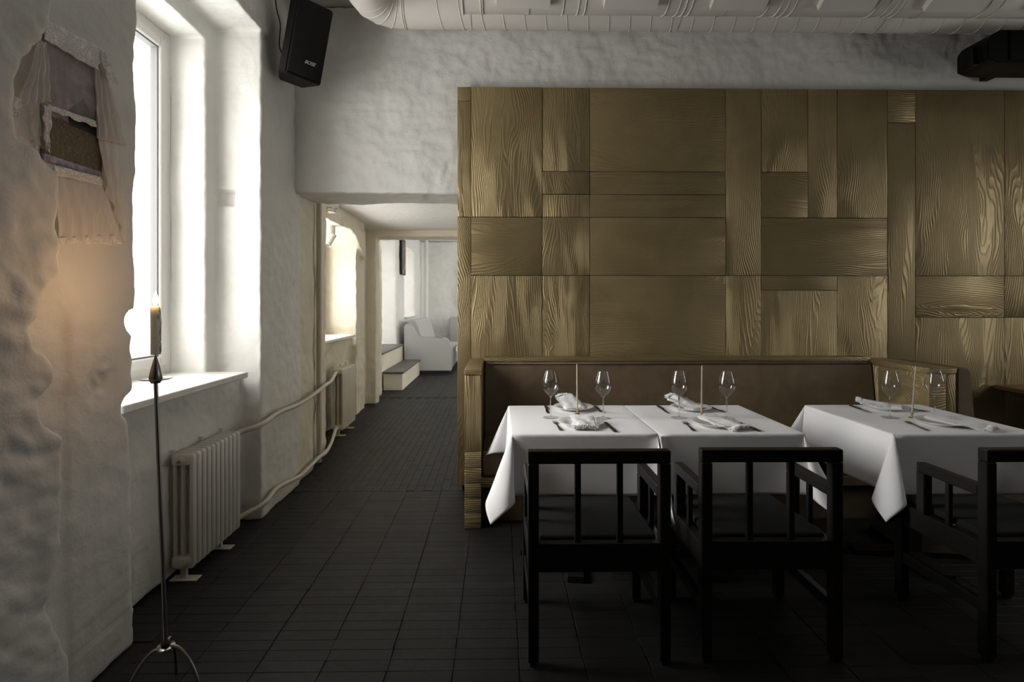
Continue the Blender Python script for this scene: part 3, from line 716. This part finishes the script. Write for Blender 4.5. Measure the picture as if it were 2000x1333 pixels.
def knife_parts():
    bm = bmesh.new(); P = [(0.006, -0.115), (0.0092, -0.108), (0.0088, -0.06), (0.0062, -0.012), (0.0062, -0.004)]
    prism(bm, P + [(-x, y) for x, y in reversed(P)], 'z', 0.001, 0.0075); bmesh.ops.bevel(bm, geom=bm.edges[:], offset=0.0012, segments=1, affect='EDGES')
    b2 = bmesh.new(); prism(b2, [(-.005, -.004), (.005, -.004), (.0095, .012), (.0098, .075), (.006, .100), (-.004, .112), (-.006, .10), (-.006, 0)], 'z', 0.0025, 0.0042)
    return bm, b2
KN = [((0.290, 3.285), (0.286, 3.05)), ((0.575, 2.615), (0.567, 2.838)), ((0.981, 3.277), (0.980, 3.03)), ((1.290, 2.615), (1.279, 2.839)), ((2.179, 3.28), (2.151, 3.03)), ((2.419, 2.60), (2.470, 2.83))]
FK = [((0.595, 3.264), (0.600, 3.08)), ((0.313, 2.640), (0.298, 2.86)), ((1.295, 3.255), (1.312, 3.07)), ((0.970, 2.620), (0.990, 2.83)), ((2.472, 3.255), (2.500, 3.06)), ((2.136, 2.605), (2.180, 2.82))]
k0 = f0 = None
for k in range(6):
    side = ('bench', 'chair')[k % 2]
    for kind, L in (('knife', KN), ('fork', FK)):
        (hx, hy), (tx, ty) = L[k]; rz = math.atan2(ty - hy, tx - hx) - pi / 2; c = ((hx + tx) / 2, (hy + ty) / 2, TT)
        lab = 'dark steel table %s on the %s side of the %s' % (kind, side, TN[k // 2])
        if kind == 'knife':
            if k0 is None:
                k0 = thing('table_knife', c, lab, 'knife', 'knives on the tables', rz); a, b = knife_parts(); obj('handle', a, M['cutlery'], k0); obj('blade', b, M['cutlery'], k0)
            else: dup(k0, c, rz, lab)
        else:
            if f0 is None:
                f0 = thing('table_fork', c, lab, 'fork', 'forks on the tables', rz); a, b, d_ = fork_parts(); obj('handle', a, M['cutlery'], f0); obj('fork_head', b, M['cutlery'], f0); obj('tines', d_, M['cutlery'], f0, smooth=0)
            else: dup(f0, c, rz, lab)
for k, (x, y, lean) in enumerate([(0.453, 3.055, -0.002), (1.134, 2.957, 0.003), (2.299, 2.926, 0.022)]):
    r = thing('taper_candle', (x, y, TT), 'thin unlit beige taper candle in a brass holder on the %s' % TN[k], 'candle', 'taper candles on the tables')
    obj('brass_holder', lathe(bmesh.new(), [(0, 0), (0.016, 0), (0.0165, .0015), (0.012, .003), (0.006, .005), (0.0048, .012), (0.0058, .018), (0.0075, .022), (0.0075, .028), (0.0052, .028), (0.005, .022), (0, .021)], 24), M['brass'], r, smooth=50)
    bm = bmesh.new(); pts = spline([(0, 0, .022), (lean * .34, 0, .10), (lean * .69, 0, .20), (lean, 0, .285)], 6); tube(bm, pts, [.0050 - .0012 * i / (len(pts) - 1) for i in range(len(pts))], 12); obj('wax_stick', bm, M['taper'], r, smooth=60)
    bm = bmesh.new(); tube(bm, [(lean, 0, .284), (lean + .001, 0, .293)], .0007, 6); obj('wick', bm, M['taper'], r)

# ------------------------------------------------------------------ candlestick with burning candle
cs = thing('floor_candlestick', (-1.163, 1.880, 0), 'tall thin steel floor candlestick with a red bead at its tripod', 'candlestick')
CO = Vector((-1.163, 1.880, 0))
hub = Vector((0, 0, 0.198)); topp = at(304, 742, y=1.880) - CO
bm = bmesh.new(); tube(bm, [hub, hub.lerp(topp, .5), topp], 0.0068, 12); obj('pole', bm, M['steel'], cs, smooth=60)
for a in (236, 350, 108):
    d = Vector((cos(radians(a)), sin(radians(a)), 0)); bm = bmesh.new()
    tube(bm, spline([hub + d * .01 + Vector((0, 0, -.004)), hub + d * .045 + Vector((0, 0, .004)), hub + d * .09 + Vector((0, 0, -.035)), hub + d * .125 + Vector((0, 0, -.10)), d * .145 + Vector((0, 0, .005))], 6), 0.0055, 10); obj('leg', bm, M['steel'], cs, smooth=60)
bm = bmesh.new(); lathe(bm, [(0, -.006), (.024, -.006), (.030, -.002), (.029, .002), (.018, .005), (0, .005)], 20, hub); obj('collar', bm, M['silver'], cs, smooth=40)
bm = bmesh.new(); lathe(bm, [(0, .002), (.012, .003), (.017, .010), (.014, .018), (.006, .023), (0, .024)], 20, hub); obj('bead', bm, M['jewel'], cs, smooth=0)
bm = bmesh.new(); lathe(bm, [(0, -.012), (.014, -.012), (.020, -.002), (.046, .001), (.052, .004), (.051, .0055), (.044, .003), (.020, .003), (.021, .006), (.016, .034), (.008, .066), (.002, .086), (0, .089)], 32, topp); obj('drip_pan', bm, M['steel'], cs, smooth=45)
cd = thing('candle', CO + topp + Vector((0, 0, .088)), 'lit ivory candle with wax drips on the tall candlestick by the window', 'candle')
hc = at(304, 598, y=1.880).z - (topp.z + .088)
bm = bmesh.new(); n = 24
prof = [(0, -0.002), (.014, 0), (.0155, .004), (.0158, hc * .5), (.0165, hc - .004), (.014, hc), (.006, hc - .004), (0, hc - .005)]
lathe(bm, prof, n)
for v in bm.verts:
    if v.co.x > 0.004: v.co.x += 0.004 * noise.noise(Vector((v.co.y * 90, v.co.z * 60, 0)))
obj('wax_stick', bm, M['wax'], cd, smooth=50)
bm = bmesh.new(); rr = random.Random(3)
for i in range(16):
    z = hc * (1 - i / 17); a = rr.uniform(-.5, .4); bmesh.ops.create_uvsphere(bm, u_segments=8, v_segments=6, radius=rr.uniform(.0022, .0042), matrix=Matrix.Translation((.0158 * cos(a), .0158 * sin(a), z - .006)) @ Matrix.Diagonal((.8, 1, 1.8, 1)))
obj('wax_drips', bm, M['wax'], cd, smooth=0)
bm = bmesh.new(); tube(bm, [(0, 0, hc - .006), (0.001, 0, hc + .008)], .0009, 6); obj('wick', bm, M['wick'], cd)
fm = bpy.data.materials.new('candle_flame'); fm.use_nodes = True; fb = fm.node_tree.nodes['Principled BSDF']
fb.inputs['Base Color'].default_value = (1, .75, .4, 1); fb.inputs['Emission Color'].default_value = (1, .72, .38, 1); fb.inputs['Emission Strength'].default_value = 30
bm = lathe(bmesh.new(), [(0, .002), (.0050, .005), (.0090, .014), (.0085, .026), (.0045, .040), (0, .054)], 16, (0, 0, hc)); fl = obj('flame', bm, fm, cd, smooth=0)
pl_ = bpy.data.lights.new('candle_glow', 'POINT'); pl_.energy = 1.4; pl_.color = (1, .56, .25); pl_.shadow_soft_size = 0.012
po = bpy.data.objects.new('candle_glow', pl_); COL.objects.link(po); po.parent = cd; po.location = (0, 0, hc + .075)

# ------------------------------------------------------------------ radiators and heating pipes
def radiator(name, loc, n, h, label, m, r_end=True):
    r = thing(name, loc, label, 'radiator'); pitch = 0.0455; z0 = 0.055
    bm = bmesh.new()
    for x in (0.018, 0.058, 0.100):
        pts = [(x, 0, z0 + .02), (x, 0, h - .02)]; tube(bm, pts, 0.0125, 10)
    for zc in (z0 + .032, h - .032): box(bm, 0.004, 0.114, -0.0215, 0.0215, zc - .030, zc + .030, 0.013, 3)
    me = bpy.data.meshes.new('section'); bmesh.ops.recalc_face_normals(bm, faces=bm.faces[:])
    # broad front column
    box(bm, 0.098, 0.116, -0.0185, 0.0185, z0 + .012, h - .010, 0.008, 3)
    bm.to_mesh(me); bm.free(); me.shade_smooth(); me.set_sharp_from_angle(angle=radians(50)); me.materials.append(m)
    for i in range(n): link('section', me, None, r, (0, (i + .5) * pitch, 0))
    for zc, rad in ((z0 + .034, .026), (h - .034, .020)):
        bm = bmesh.new(); tube(bm, [(.058, .004, zc), (.058, -.012, zc), (.058, -.0121, zc), (.058, -.022, zc)], [rad, rad, rad * .72, rad * .72], 8); obj('end_plug', bm, m, r)
        if rad < .025:
            bm = bmesh.new(); tube(bm, [(.058, -.02, zc), (.058, -.034, zc)], .008, 8); obj('air_valve', bm, M['steel'], r)
    for y in (pitch * .5, pitch * (n - 3)):
        bm = bmesh.new(); box(bm, .0, .135, y - .028, y + .028, 0.0, .005, .001); box(bm, .045, .075, y - .008, y + .008, .005, z0 + .01); obj('foot_bracket', bm, m, r)
    for y in (.012, pitch * n * .55, pitch * n - .015):
        bm = bmesh.new(); tube(bm, [(.008, y, h - .004), (.008, y, h + .012), (.008, y, h + .0121), (.008, y, h + .018)], [.006, .006, .012, .012], 10); obj('bracket_cap', bm, m, r)
    return r
radiator('radiator', (-1.655, 2.705, 0), 11, 0.638, 'white column radiator below the bright window', M['radiator'])
radiator('radiator', (-1.75, 5.62, 0), 11, 0.705, 'cream column radiator further down the passage', M['radiator_cream'])
def pipe(name, pts, r, label, n=8):
    bm = bmesh.new(); tube(bm, spline(pts, n), r, 12); return tag(obj(name, bm, M['pipe'], smooth=60), label, 'pipe')
XP = -1.492
up = [(-1.598, 3.205, 0.60), (-1.585, 3.30, 0.605)] + [at(*p, x=XP) for p in ((512, 829), (545, 806), (575, 794), (600, 780), (622, 764))]
pz = at(628, 757, x=-1.53); up += [Vector((-1.514, 4.68, pz.z + .012)), Vector((-1.565, 5.0, .665)), Vector((-1.665, 5.45, 0.671)), Vector((-1.692, 5.590, 0.671))]
pipe('heating_pipe', up, 0.016, 'upper cream heating pipe bending along the passage wall between the radiators')
lo = [(-1.598, 3.205, 0.09), (-1.585, 3.30, 0.085)] + [at(*p, x=XP) for p in ((515, 985), (540, 955), (572, 938), (590, 927), (622, 895))]
lo += [Vector((-1.514, 4.68, 0.088)), Vector((-1.565, 5.0, .086)), Vector((-1.665, 5.45, 0.088)), Vector((-1.692, 5.590, 0.089))]
pipe('heating_pipe', lo, 0.016, 'lower cream heating pipe running just above the floor between the radiators')
yr = at(628, 880, x=-1.53)
bm = bmesh.new(); tube(bm, [(-1.562, 4.66, 0.015), (-1.562, 4.66, 2.40)], 0.023, 14)
tag(obj('riser_pipe', bm, M['pipe'], smooth=60), 'upright cream heating pipe from floor to passage ceiling', 'pipe')

# ------------------------------------------------------------------ ventilation ducts under the ceiling
YA, ZA, RA = 3.745, 3.478, 0.142
dA = thing('spiral_duct', (0, YA, ZA), 'long painted spiral duct with an elbow, close to the back wall', 'duct')
bm = bmesh.new(); xe = -0.66; tube(bm, [(xe, 0, 0), (5.4, 0, 0)], RA, 40, False); obj('straight_run', bm, M['duct'], dA, smooth=0)
Re = 0.20; arc = [(xe - Re * sin(t), -Re * (1 - cos(t)), 0) for t in [pi / 2 * i / 5 for i in range(6)]]
def elbow_ring(bm, t):
    c = Vector((xe - Re * sin(t), -Re * (1 - cos(t)), 0)); o_ = Vector((-sin(t), cos(t), 0))
    return [bm.verts.new(c + (o_ * cos(2 * pi * k / 40) + Vector((0, 0, sin(2 * pi * k / 40)))) * (RA + .001)) for k in range(40)]
for i in range(4):
    bm = bmesh.new(); rs = [elbow_ring(bm, pi / 2 * (i + j / 3) / 4) for j in range(4)]
    for p_, q_ in zip(rs, rs[1:]):
        for k in range(40): bm.faces.new((p_[k], p_[(k + 1) % 40], q_[(k + 1) % 40], q_[k]))
    obj('elbow_segment', bm, M['duct'], dA, smooth=0)
bm = bmesh.new(); tube(bm, [arc[-1], (arc[-1][0], -5.5, 0)], RA, 32, False); obj('straight_run', bm, M['duct'], dA, smooth=0)
def ring(bm, c, ax, R, r=0.004, n=40):
    c = Vector(c); pts = []
    for i in range(n + 1):
        a = 2 * pi * i / n; pts.append(c + (Vector((0, cos(a), sin(a))) if ax == 'x' else Vector((cos(a), 0, sin(a)))) * R)
    tube(bm, pts, r, 6, False)
bm = bmesh.new(); hp = []; T = 40
for i in range(int(6.0 / 0.146 * T)):
    x = xe + 0.16 + 0.146 * i / T
    if x > 5.3: break
    a = 2 * pi * i / T; hp.append((x, (RA + .0005) * cos(a), (RA + .0005) * sin(a)))
tube(bm, hp, 0.0036, 5); obj('spiral_seam', bm, M['duct'], dA, smooth=0)
for x in (xe, xe + .012): bm = bmesh.new(); ring(bm, (x, 0, 0), 'x', RA + .002); obj('joint_ring', bm, M['duct'], dA, smooth=0)
for i in range(1, 5):
    bm = bmesh.new(); t = pi / 2 * i / 4; c = Vector((xe - Re * sin(t), -Re * (1 - cos(t)), 0)); o_ = Vector((-sin(t), cos(t), 0))
    tube(bm, [c + (o_ * cos(2 * pi * k / 40) + Vector((0, 0, sin(2 * pi * k / 40)))) * (RA + .002) for k in range(41)], 0.0036, 6, False); obj('joint_ring', bm, M['duct'], dA, smooth=0)
def hanger(x, R, r, z): 
    bm = bmesh.new(); c = Vector((x, 0, 0)); prev = None
    for i in range(40):
        a0, a1 = 2 * pi * i / 40, 2 * pi * (i + 1) / 40
        q = [bm.verts.new((xx, rr_ * cos(a), rr_ * sin(a))) for a in (a0, a1) for xx, rr_ in ((x - r, R), (x + r, R))]
        bm.faces.new((q[0], q[1], q[3], q[2]))
    box(bm, x - .004, x + .004, -.004, .004, R - .002, z)
    bmesh.ops.remove_doubles(bm, verts=bm.verts[:], dist=1e-5)
    return bm
for x in (-0.20, 1.25, 2.7): obj('hanger_strap', hanger(x, RA + .004, .010, ZC - ZA), M['duct'], dA)
YB, ZB, RB = 3.30, 3.350, 0.142
dB = thing('supply_duct', (0, YB, ZB), 'painted duct with side outlets hanging in front of the spiral duct', 'duct')
xb = at(902, 15, y=3.25).x
bm = bmesh.new(); tube(bm, [(xb, 0, 0), (5.4, 0, 0)], RB, 40, True); obj('straight_run', bm, M['duct'], dB, smooth=40)
for x, e_ in ((.003, .005), (.115, .004), (.126, .004)): bm = bmesh.new(); ring(bm, (xb + x, 0, 0), 'x', RB + .003, e_); obj('joint_ring', bm, M['duct'], dB, smooth=0)
for x in (1103, 1133, 1147, 1310, 1333, 1345, 1357, 1508, 1532, 1545, 1560, 1722, 1745, 1758, 1770, 1940, 1965):
    bm = bmesh.new(); ring(bm, (at(x, 20, y=3.2).x, 0, 0), 'x', RB + .002, .0036); obj('joint_ring', bm, M['duct'], dB, smooth=0)
for x in (0.18, 1.4, 2.65): obj('hanger_strap', hanger(x, RB + .004, .010, ZC - ZB), M['duct'], dB)
for a, b in ((970, 1075), (1182, 1287), (1393, 1500), (1606, 1712), (1816, 1925), (2030, 2135)):
    x0, x1 = at(a, 20, y=3.18).x, at(b, 20, y=3.18).x
    bm = bmesh.new(); prism(bm, [(-.190, -.105), (-.075, -.165), (-.05, -.10), (-.05, .10), (-.085, .13), (-.190, .075)], 'x', x0, x1); o = obj('outlet_box', bm, M['duct'], dB)
    bm = bmesh.new()
    for i in range(6): box(bm, x0 + .015, x1 - .015, -.196, -.191, -.06 + i * .022, -.048 + i * .022)
    obj('outlet_slats', bm, M['duct'], o)

# ------------------------------------------------------------------ loudspeakers
def text_mesh(s, size, shear):
    cu = bpy.data.curves.new('logo_text', 'FONT'); cu.body = s; cu.size = size; cu.shear = shear; cu.align_x = 'CENTER'; cu.align_y = 'CENTER'; cu.extrude = 0.0006; cu.offset = size * 0.02; cu.space_character = 0.95
    o = bpy.data.objects.new('logo_text', cu); COL.objects.link(o); dg = bpy.context.evaluated_depsgraph_get(); me = bpy.data.meshes.new_from_object(o.evaluated_get(dg)); bpy.data.objects.remove(o); me.materials.clear(); return me
def speaker(loc, rot, label, w, h, d):
    r = thing('loudspeaker', loc, label, 'loudspeaker'); r.rotation_euler = rot      # local -Y is the front
    bm = bmesh.new(); prism(bm, [(-w / 2, -d * .28), (-w / 2 + .035, -d / 2 + .012), (w / 2 - .012, -d / 2 + .012), (w / 2, -d * .36), (w * .30, d / 2), (-w * .30, d / 2)], 'z', -h / 2, h / 2)
    bmesh.ops.bevel(bm, geom=bm.edges[:], offset=0.008, segments=2, affect='EDGES'); obj('cabinet', bm, M['black_plastic'], r, smooth=40)
    g = obj('grille', bx(-w / 2 + .040, w / 2 - .016, -d / 2 - .004, -d / 2 + .011, -h / 2 + .016, h / 2 - .016, .006, 2), M['grille'], r, smooth=40)
    me = text_mesh('BOSE', 0.030, 0.35); link('logo', me, M['logo'], g, (w * .12, -d / 2 - .0045, -h * .285), (pi / 2, 0, 0))
    bm = bmesh.new(); box(bm, -.02, .02, d / 2 - .01, d / 2 + .045, -.09, .09, .003); box(bm, -.045, .045, d / 2 + .040, d / 2 + .048, -.06, .06); obj('wall_bracket', bm, M['black_plastic'], r)
    return r
spk = speaker(at(591, 86, y=3.62), (radians(9), radians(7), radians(38)), 'black wall loudspeaker tilted down in the corner over the passage', 0.27, 0.50, 0.25)
sp0 = spk.location.copy()
bm = bmesh.new(); tube(bm, spline([(-1.515, 3.62, ZC), (-1.512, 3.62, 3.50), (-1.50, 3.63, 3.38), (-1.49, 3.66, 3.30), (-1.50, 3.67, 3.16), (-1.47, 3.68, 3.10), (-1.42, 3.69, 3.13)], 6), 0.004, 8); tag(obj('speaker_cable', bm, M['black_plastic'], smooth=0), 'thin black cable running up beside the corner loudspeaker', 'cable')
r = thing('loudspeaker', (3.70, 3.70, 3.150), 'black loudspeaker mounted sideways above the panelling at the right edge', 'loudspeaker')
bm = bmesh.new(); prism(bm, [(-.37, .035), (-.335, .085), (-.28, .112), (.50, .112), (.56, .05), (.56, -.05), (.50, -.112), (-.29, -.112), (-.37, -.085)], 'y', -.13, .12)
bmesh.ops.bevel(bm, geom=bm.edges[:], offset=0.006, segments=2, affect='EDGES'); obj('cabinet', bm, M['black_plastic'], r, smooth=40)
obj('grille', bx(-.22, .48, -.142, -.128, -.100, .100, .005, 2), M['grille'], r, smooth=40)
obj('end_knob', bx(-.405, -.36, -.05, .05, -.10, .035, .006, 2), M['black_plastic'], r)
obj('wall_bracket', bx(-.03, .03, .115, .31, -.06, .06, .003), M['black_plastic'], r)

# ------------------------------------------------------------------ smoke detector, spotlight in the passage
sd = thing('smoke_detector', (-1.665, 5.35, 2.365), 'white dome smoke detector on the passage ceiling', 'smoke detector')
obj('base', lathe(bmesh.new(), [(0, 0.05), (.066, 0.05), (.066, -.006), (.058, -.010), (0, -.010)], 28), M['white_plastic'], sd, smooth=40)
obj('dome', lathe(bmesh.new(), [(.056, -.010), (.056, -.030), (.050, -.034), (.048, -.048), (.040, -.060), (.034, -.064), (0, -.064)], 28), M['white_plastic'], sd, smooth=40)
for zz, rr_ in ((-.026, .0565), (-.050, .0465)):
    for a0 in (160, 210, 255, 310):
        bm = bmesh.new(); tube(bm, [(rr_ * cos(radians(a0 + t)), rr_ * sin(radians(a0 + t)), zz) for t in range(0, 36, 5)], .0028, 6); obj('slot', bm, M['dark_slot'], sd)
sp = thing('spotlight', (-1.86, 5.95, 2.235), 'white tilted cylinder spotlight at the top of the passage window niche', 'spotlight')
obj('canopy', lathe(bmesh.new(), [(0, .03), (.044, .03), (.044, -.072), (.042, -.075), (0, -.075)], 28), M['white_plastic'], sp, smooth=40)
q = Vector((-.45, -.35, -1)).normalized(); a = Vector((.03, 0, -.075)); b = a + q * .14
bm = bmesh.new(); tube(bm, [a, b], .032, 24); obj('lamp_tube', bm, M['white_plastic'], sp, smooth=40)
bm = bmesh.new(); tube(bm, [b + q * .0005, b + q * .0015], .025, 20); obj('lens', bm, M['dark_slot'], sp)

# ------------------------------------------------------------------ picture behind lace curtains
PXW = -1.478
pic = thing('curtained_picture', (-1.488, 1.88, 1.87), 'landscape picture framed by sheer lace curtains on the recessed pier', 'picture')
PO = Vector((-1.488, 1.88, 1.87))
def picmat():
    m = mat('dusk_meadow_print', (0.2, 0.2, 0.2), 0.5); n = N(m); v = n.coord()
    sp_ = n.new('ShaderNodeSeparateXYZ'); n.lk(v, sp_.inputs[0]); Y, Z = sp_.outputs['Y'], sp_.outputs['Z']
    sky = n.ramp(n.noise(n.coord((1, 1, 2)), 14, 5, .6, .4), [(.38, (.20, .18, .22)), (.56, (.33, .28, .32)), (.7, (.50, .44, .46))])
    gr = n.ramp(n.noise(n.coord((1, 2.2, 1)), 60, 6, .7, 2.0), [(.35, (.04, .030, .018)), (.52, (.13, .10, .058)), (.68, (.30, .25, .15))])
    hz = n.math('MULTIPLY_ADD', n.noise(v, 20, 3), 0.03, 0.135)
    c = n.mix(n.math('GREATER_THAN', Z, hz), gr, sky)
    pur = n.ramp(n.noise(v, 45, 3), [(.4, (.24, .21, .30)), (.65, (.42, .40, .48))]); c = n.mix(n.math('LESS_THAN', Z, 0.016), c, pur)
    # barn: a dark gable
    gab = n.math('SUBTRACT', 0.255, n.math('MULTIPLY', n.math('ABSOLUTE', n.math('SUBTRACT', Y, 0.035)), 0.95))
    ins = n.math('MULTIPLY', n.math('LESS_THAN', Z, gab), n.math('GREATER_THAN', Z, 0.142)); ins = n.math('MULTIPLY', ins, n.math('GREATER_THAN', Y, -0.03))
    c = n.mix(ins, c, (.022, .022, .024)); n.set('Base Color', c); return m
y0, y1 = at(85, 200, x=PXW).y - PO.y, at(207, 200, x=PXW).y - PO.y
obj('print', bx(.003, .013, y0, y1, -0.005, 0.41), picmat(), pic)
def cloth(name, c4, m, amp, folds, base, seed, nu=40, nv=24, scallop=0.0):
    (tl, tr, br, bl) = [at(*p, x=-1.45) - PO for p in c4]; bm = bmesh.new()
    def fn(u, v):
        a = tl.lerp(tr, u); b = bl.lerp(br, u); p = a.lerp(b, v)
        if scallop: p.z += scallop * abs(sin(u * folds * 3.1)) * v * -1
        p.x = base + amp * (0.35 + 0.65 * v) * (0.5 + 0.5 * sin(u * folds * 2 * pi + seed + 1.3 * sin(v * 2 + seed))) + 0.004 * noise.noise(Vector((u * 5, v * 5, seed)))
        p.z += 0.006 * noise.noise(Vector((u * 6, v * 2, seed + 4))) * v
        p.y += 0.008 * noise.noise(Vector((v * 4, u * 3, seed + 8)))
        return p
    sheet(bm, fn, nu, nv); o = obj(name, bm, m, pic, smooth=0); s = o.modifiers.new('thick', 'SOLIDIFY'); s.thickness = 0.0006; return o
cloth('sheer_panel', ((88, 72), (192, 128), (190, 243), (97, 206)), M['sheer'], .010, 5, .020, 1)
cloth('lace_hem', ((98, 203), (190, 236), (190, 249), (98, 214)), M['lace'], .006, 5, .030, 1, 40, 4)
cloth('lace_valance', ((94, 38), (197, 92), (193, 138), (86, 76)), M['lace'], .004, 2, .034, 2, 40, 8)
cloth('left_drape', ((84, 78), (98, 84), (97, 200), (36, 205)), M['sheer_thick'], .022, 4, .022, 3)
cloth('left_drape', ((36, 190), (97, 200), (95, 295), (40, 262)), M['sheer'], .018, 4, .024, 4)
cloth('lace_hem', ((84, 205), (99, 210), (96, 300), (84, 275)), M['lace'], .006, 2, .040, 5, 20, 12)
cloth('lace_hem', ((26, 188), (40, 194), (36, 230), (22, 226)), M['lace'], .005, 2, .040, 5, 16, 8)
cloth('right_drape', ((190, 92), (206, 100), (246, 285), (192, 268)), M['sheer_thick'], .024, 4, .018, 6)
cloth('right_drape', ((200, 265), (246, 280), (251, 480), (212, 360)), M['sheer_thick'], .020, 3, .014, 7)
cloth('lace_trim', ((196, 96), (206, 110), (222, 165), (200, 150)), M['lace'], .008, 2, .046, 8, 16, 10)
cloth('lower_lace', ((114, 322), (207, 346), (208, 363), (118, 342)), M['lace'], .004, 3, .022, 9, 40, 6)
cloth('lower_skirt', ((118, 340), (212, 358), (246, 468), (126, 472)), M['sheer_thick'], .020, 5, .010, 10)
cloth('lace_hem', ((124, 464), (247, 458), (246, 478), (126, 476)), M['lace'], .016, 5, .014, 10, 40, 4)

# ------------------------------------------------------------------ far room: steps, sofa, picture, pipe
def step(y0, y1, x0, x1, h, label):
    s = thing('step_block', (x0, y0, 0), label, 'step', 'steps in the far room')
    obj('block', bx(0, x1 - x0, 0, y1 - y0, 0, h - .03, .008, 2), M['cream'], s)
    obj('tread', bx(0, x1 - x0 + .02, -.025, y1 - y0, h - .03, h, .004), M['tread'], s)
step(8.53, 10.38, -1.84, -1.535, 0.30, 'lower dark-topped plaster step beyond the passage')
step(8.53, 10.40, -2.26, -1.865, 0.60, 'upper dark-topped plaster step beneath the far opening')
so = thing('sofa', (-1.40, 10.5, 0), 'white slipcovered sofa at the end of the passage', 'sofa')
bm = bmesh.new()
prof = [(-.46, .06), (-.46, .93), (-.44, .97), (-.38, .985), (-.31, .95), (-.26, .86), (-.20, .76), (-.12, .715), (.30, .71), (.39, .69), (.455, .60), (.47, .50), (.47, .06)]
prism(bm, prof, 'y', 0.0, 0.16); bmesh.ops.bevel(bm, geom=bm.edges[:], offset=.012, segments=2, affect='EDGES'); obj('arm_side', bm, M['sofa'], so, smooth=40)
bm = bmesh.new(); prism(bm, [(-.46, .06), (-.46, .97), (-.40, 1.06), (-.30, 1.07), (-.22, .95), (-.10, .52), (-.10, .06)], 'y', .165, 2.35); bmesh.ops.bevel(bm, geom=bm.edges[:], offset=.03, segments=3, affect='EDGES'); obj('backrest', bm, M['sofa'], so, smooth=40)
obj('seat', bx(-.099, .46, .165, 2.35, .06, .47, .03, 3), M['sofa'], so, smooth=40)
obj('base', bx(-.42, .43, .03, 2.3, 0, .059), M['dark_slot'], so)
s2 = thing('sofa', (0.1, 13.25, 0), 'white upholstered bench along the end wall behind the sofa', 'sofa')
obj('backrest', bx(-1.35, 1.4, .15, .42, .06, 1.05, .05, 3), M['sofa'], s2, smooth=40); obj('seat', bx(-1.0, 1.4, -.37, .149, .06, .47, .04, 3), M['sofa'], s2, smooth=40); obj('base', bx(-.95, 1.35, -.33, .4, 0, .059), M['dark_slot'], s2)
fp = thing('framed_picture', (-1.95, 10.70, 1.97), 'narrow dark framed picture beside the far windows', 'picture')
obj('frame', bx(-.015, .02, -.02, .40, 0, .72, .004), M['black_wood'], fp); pm = mat('orange_print', (.20, .15, .10), .5); pn = N(pm); pn.set('Base Color', pn.ramp(pn.noise(pn.coord(), 9, 4), [(.45, (.08, .06, .045)), (.6, (.25, .19, .13)), (.72, (.65, .25, .13))]))
obj('print', bx(.0205, .023, .01, .37, .03, .69), pm, fp)
bm = bmesh.new(); tube(bm, [(-1.83, 13.55, 0.01), (-1.83, 13.55, 2.99)], .05, 14); tag(obj('riser_pipe', bm, M['far_plaster'], smooth=60), 'white upright pipe in the corner of the far room', 'pipe')
ft = thing('far_table', (-0.38, 11.5, 0), 'white clothed table beside the far sofa, mostly hidden by the panelling', 'table')
obj('pedestal', bx(-.04, .04, -.04, .04, 0, .76), M['black_wood'], ft)
bm = bmesh.new(); drape(bm, .35, .35, .30, cor((D2(-135), G0, T0), (D2(-45), G0, T0), (D2(135), G0, T0), (D2(45), G0, T0)), 21); fc = obj('tablecloth', bm, M['linen'], ft, smooth=0)
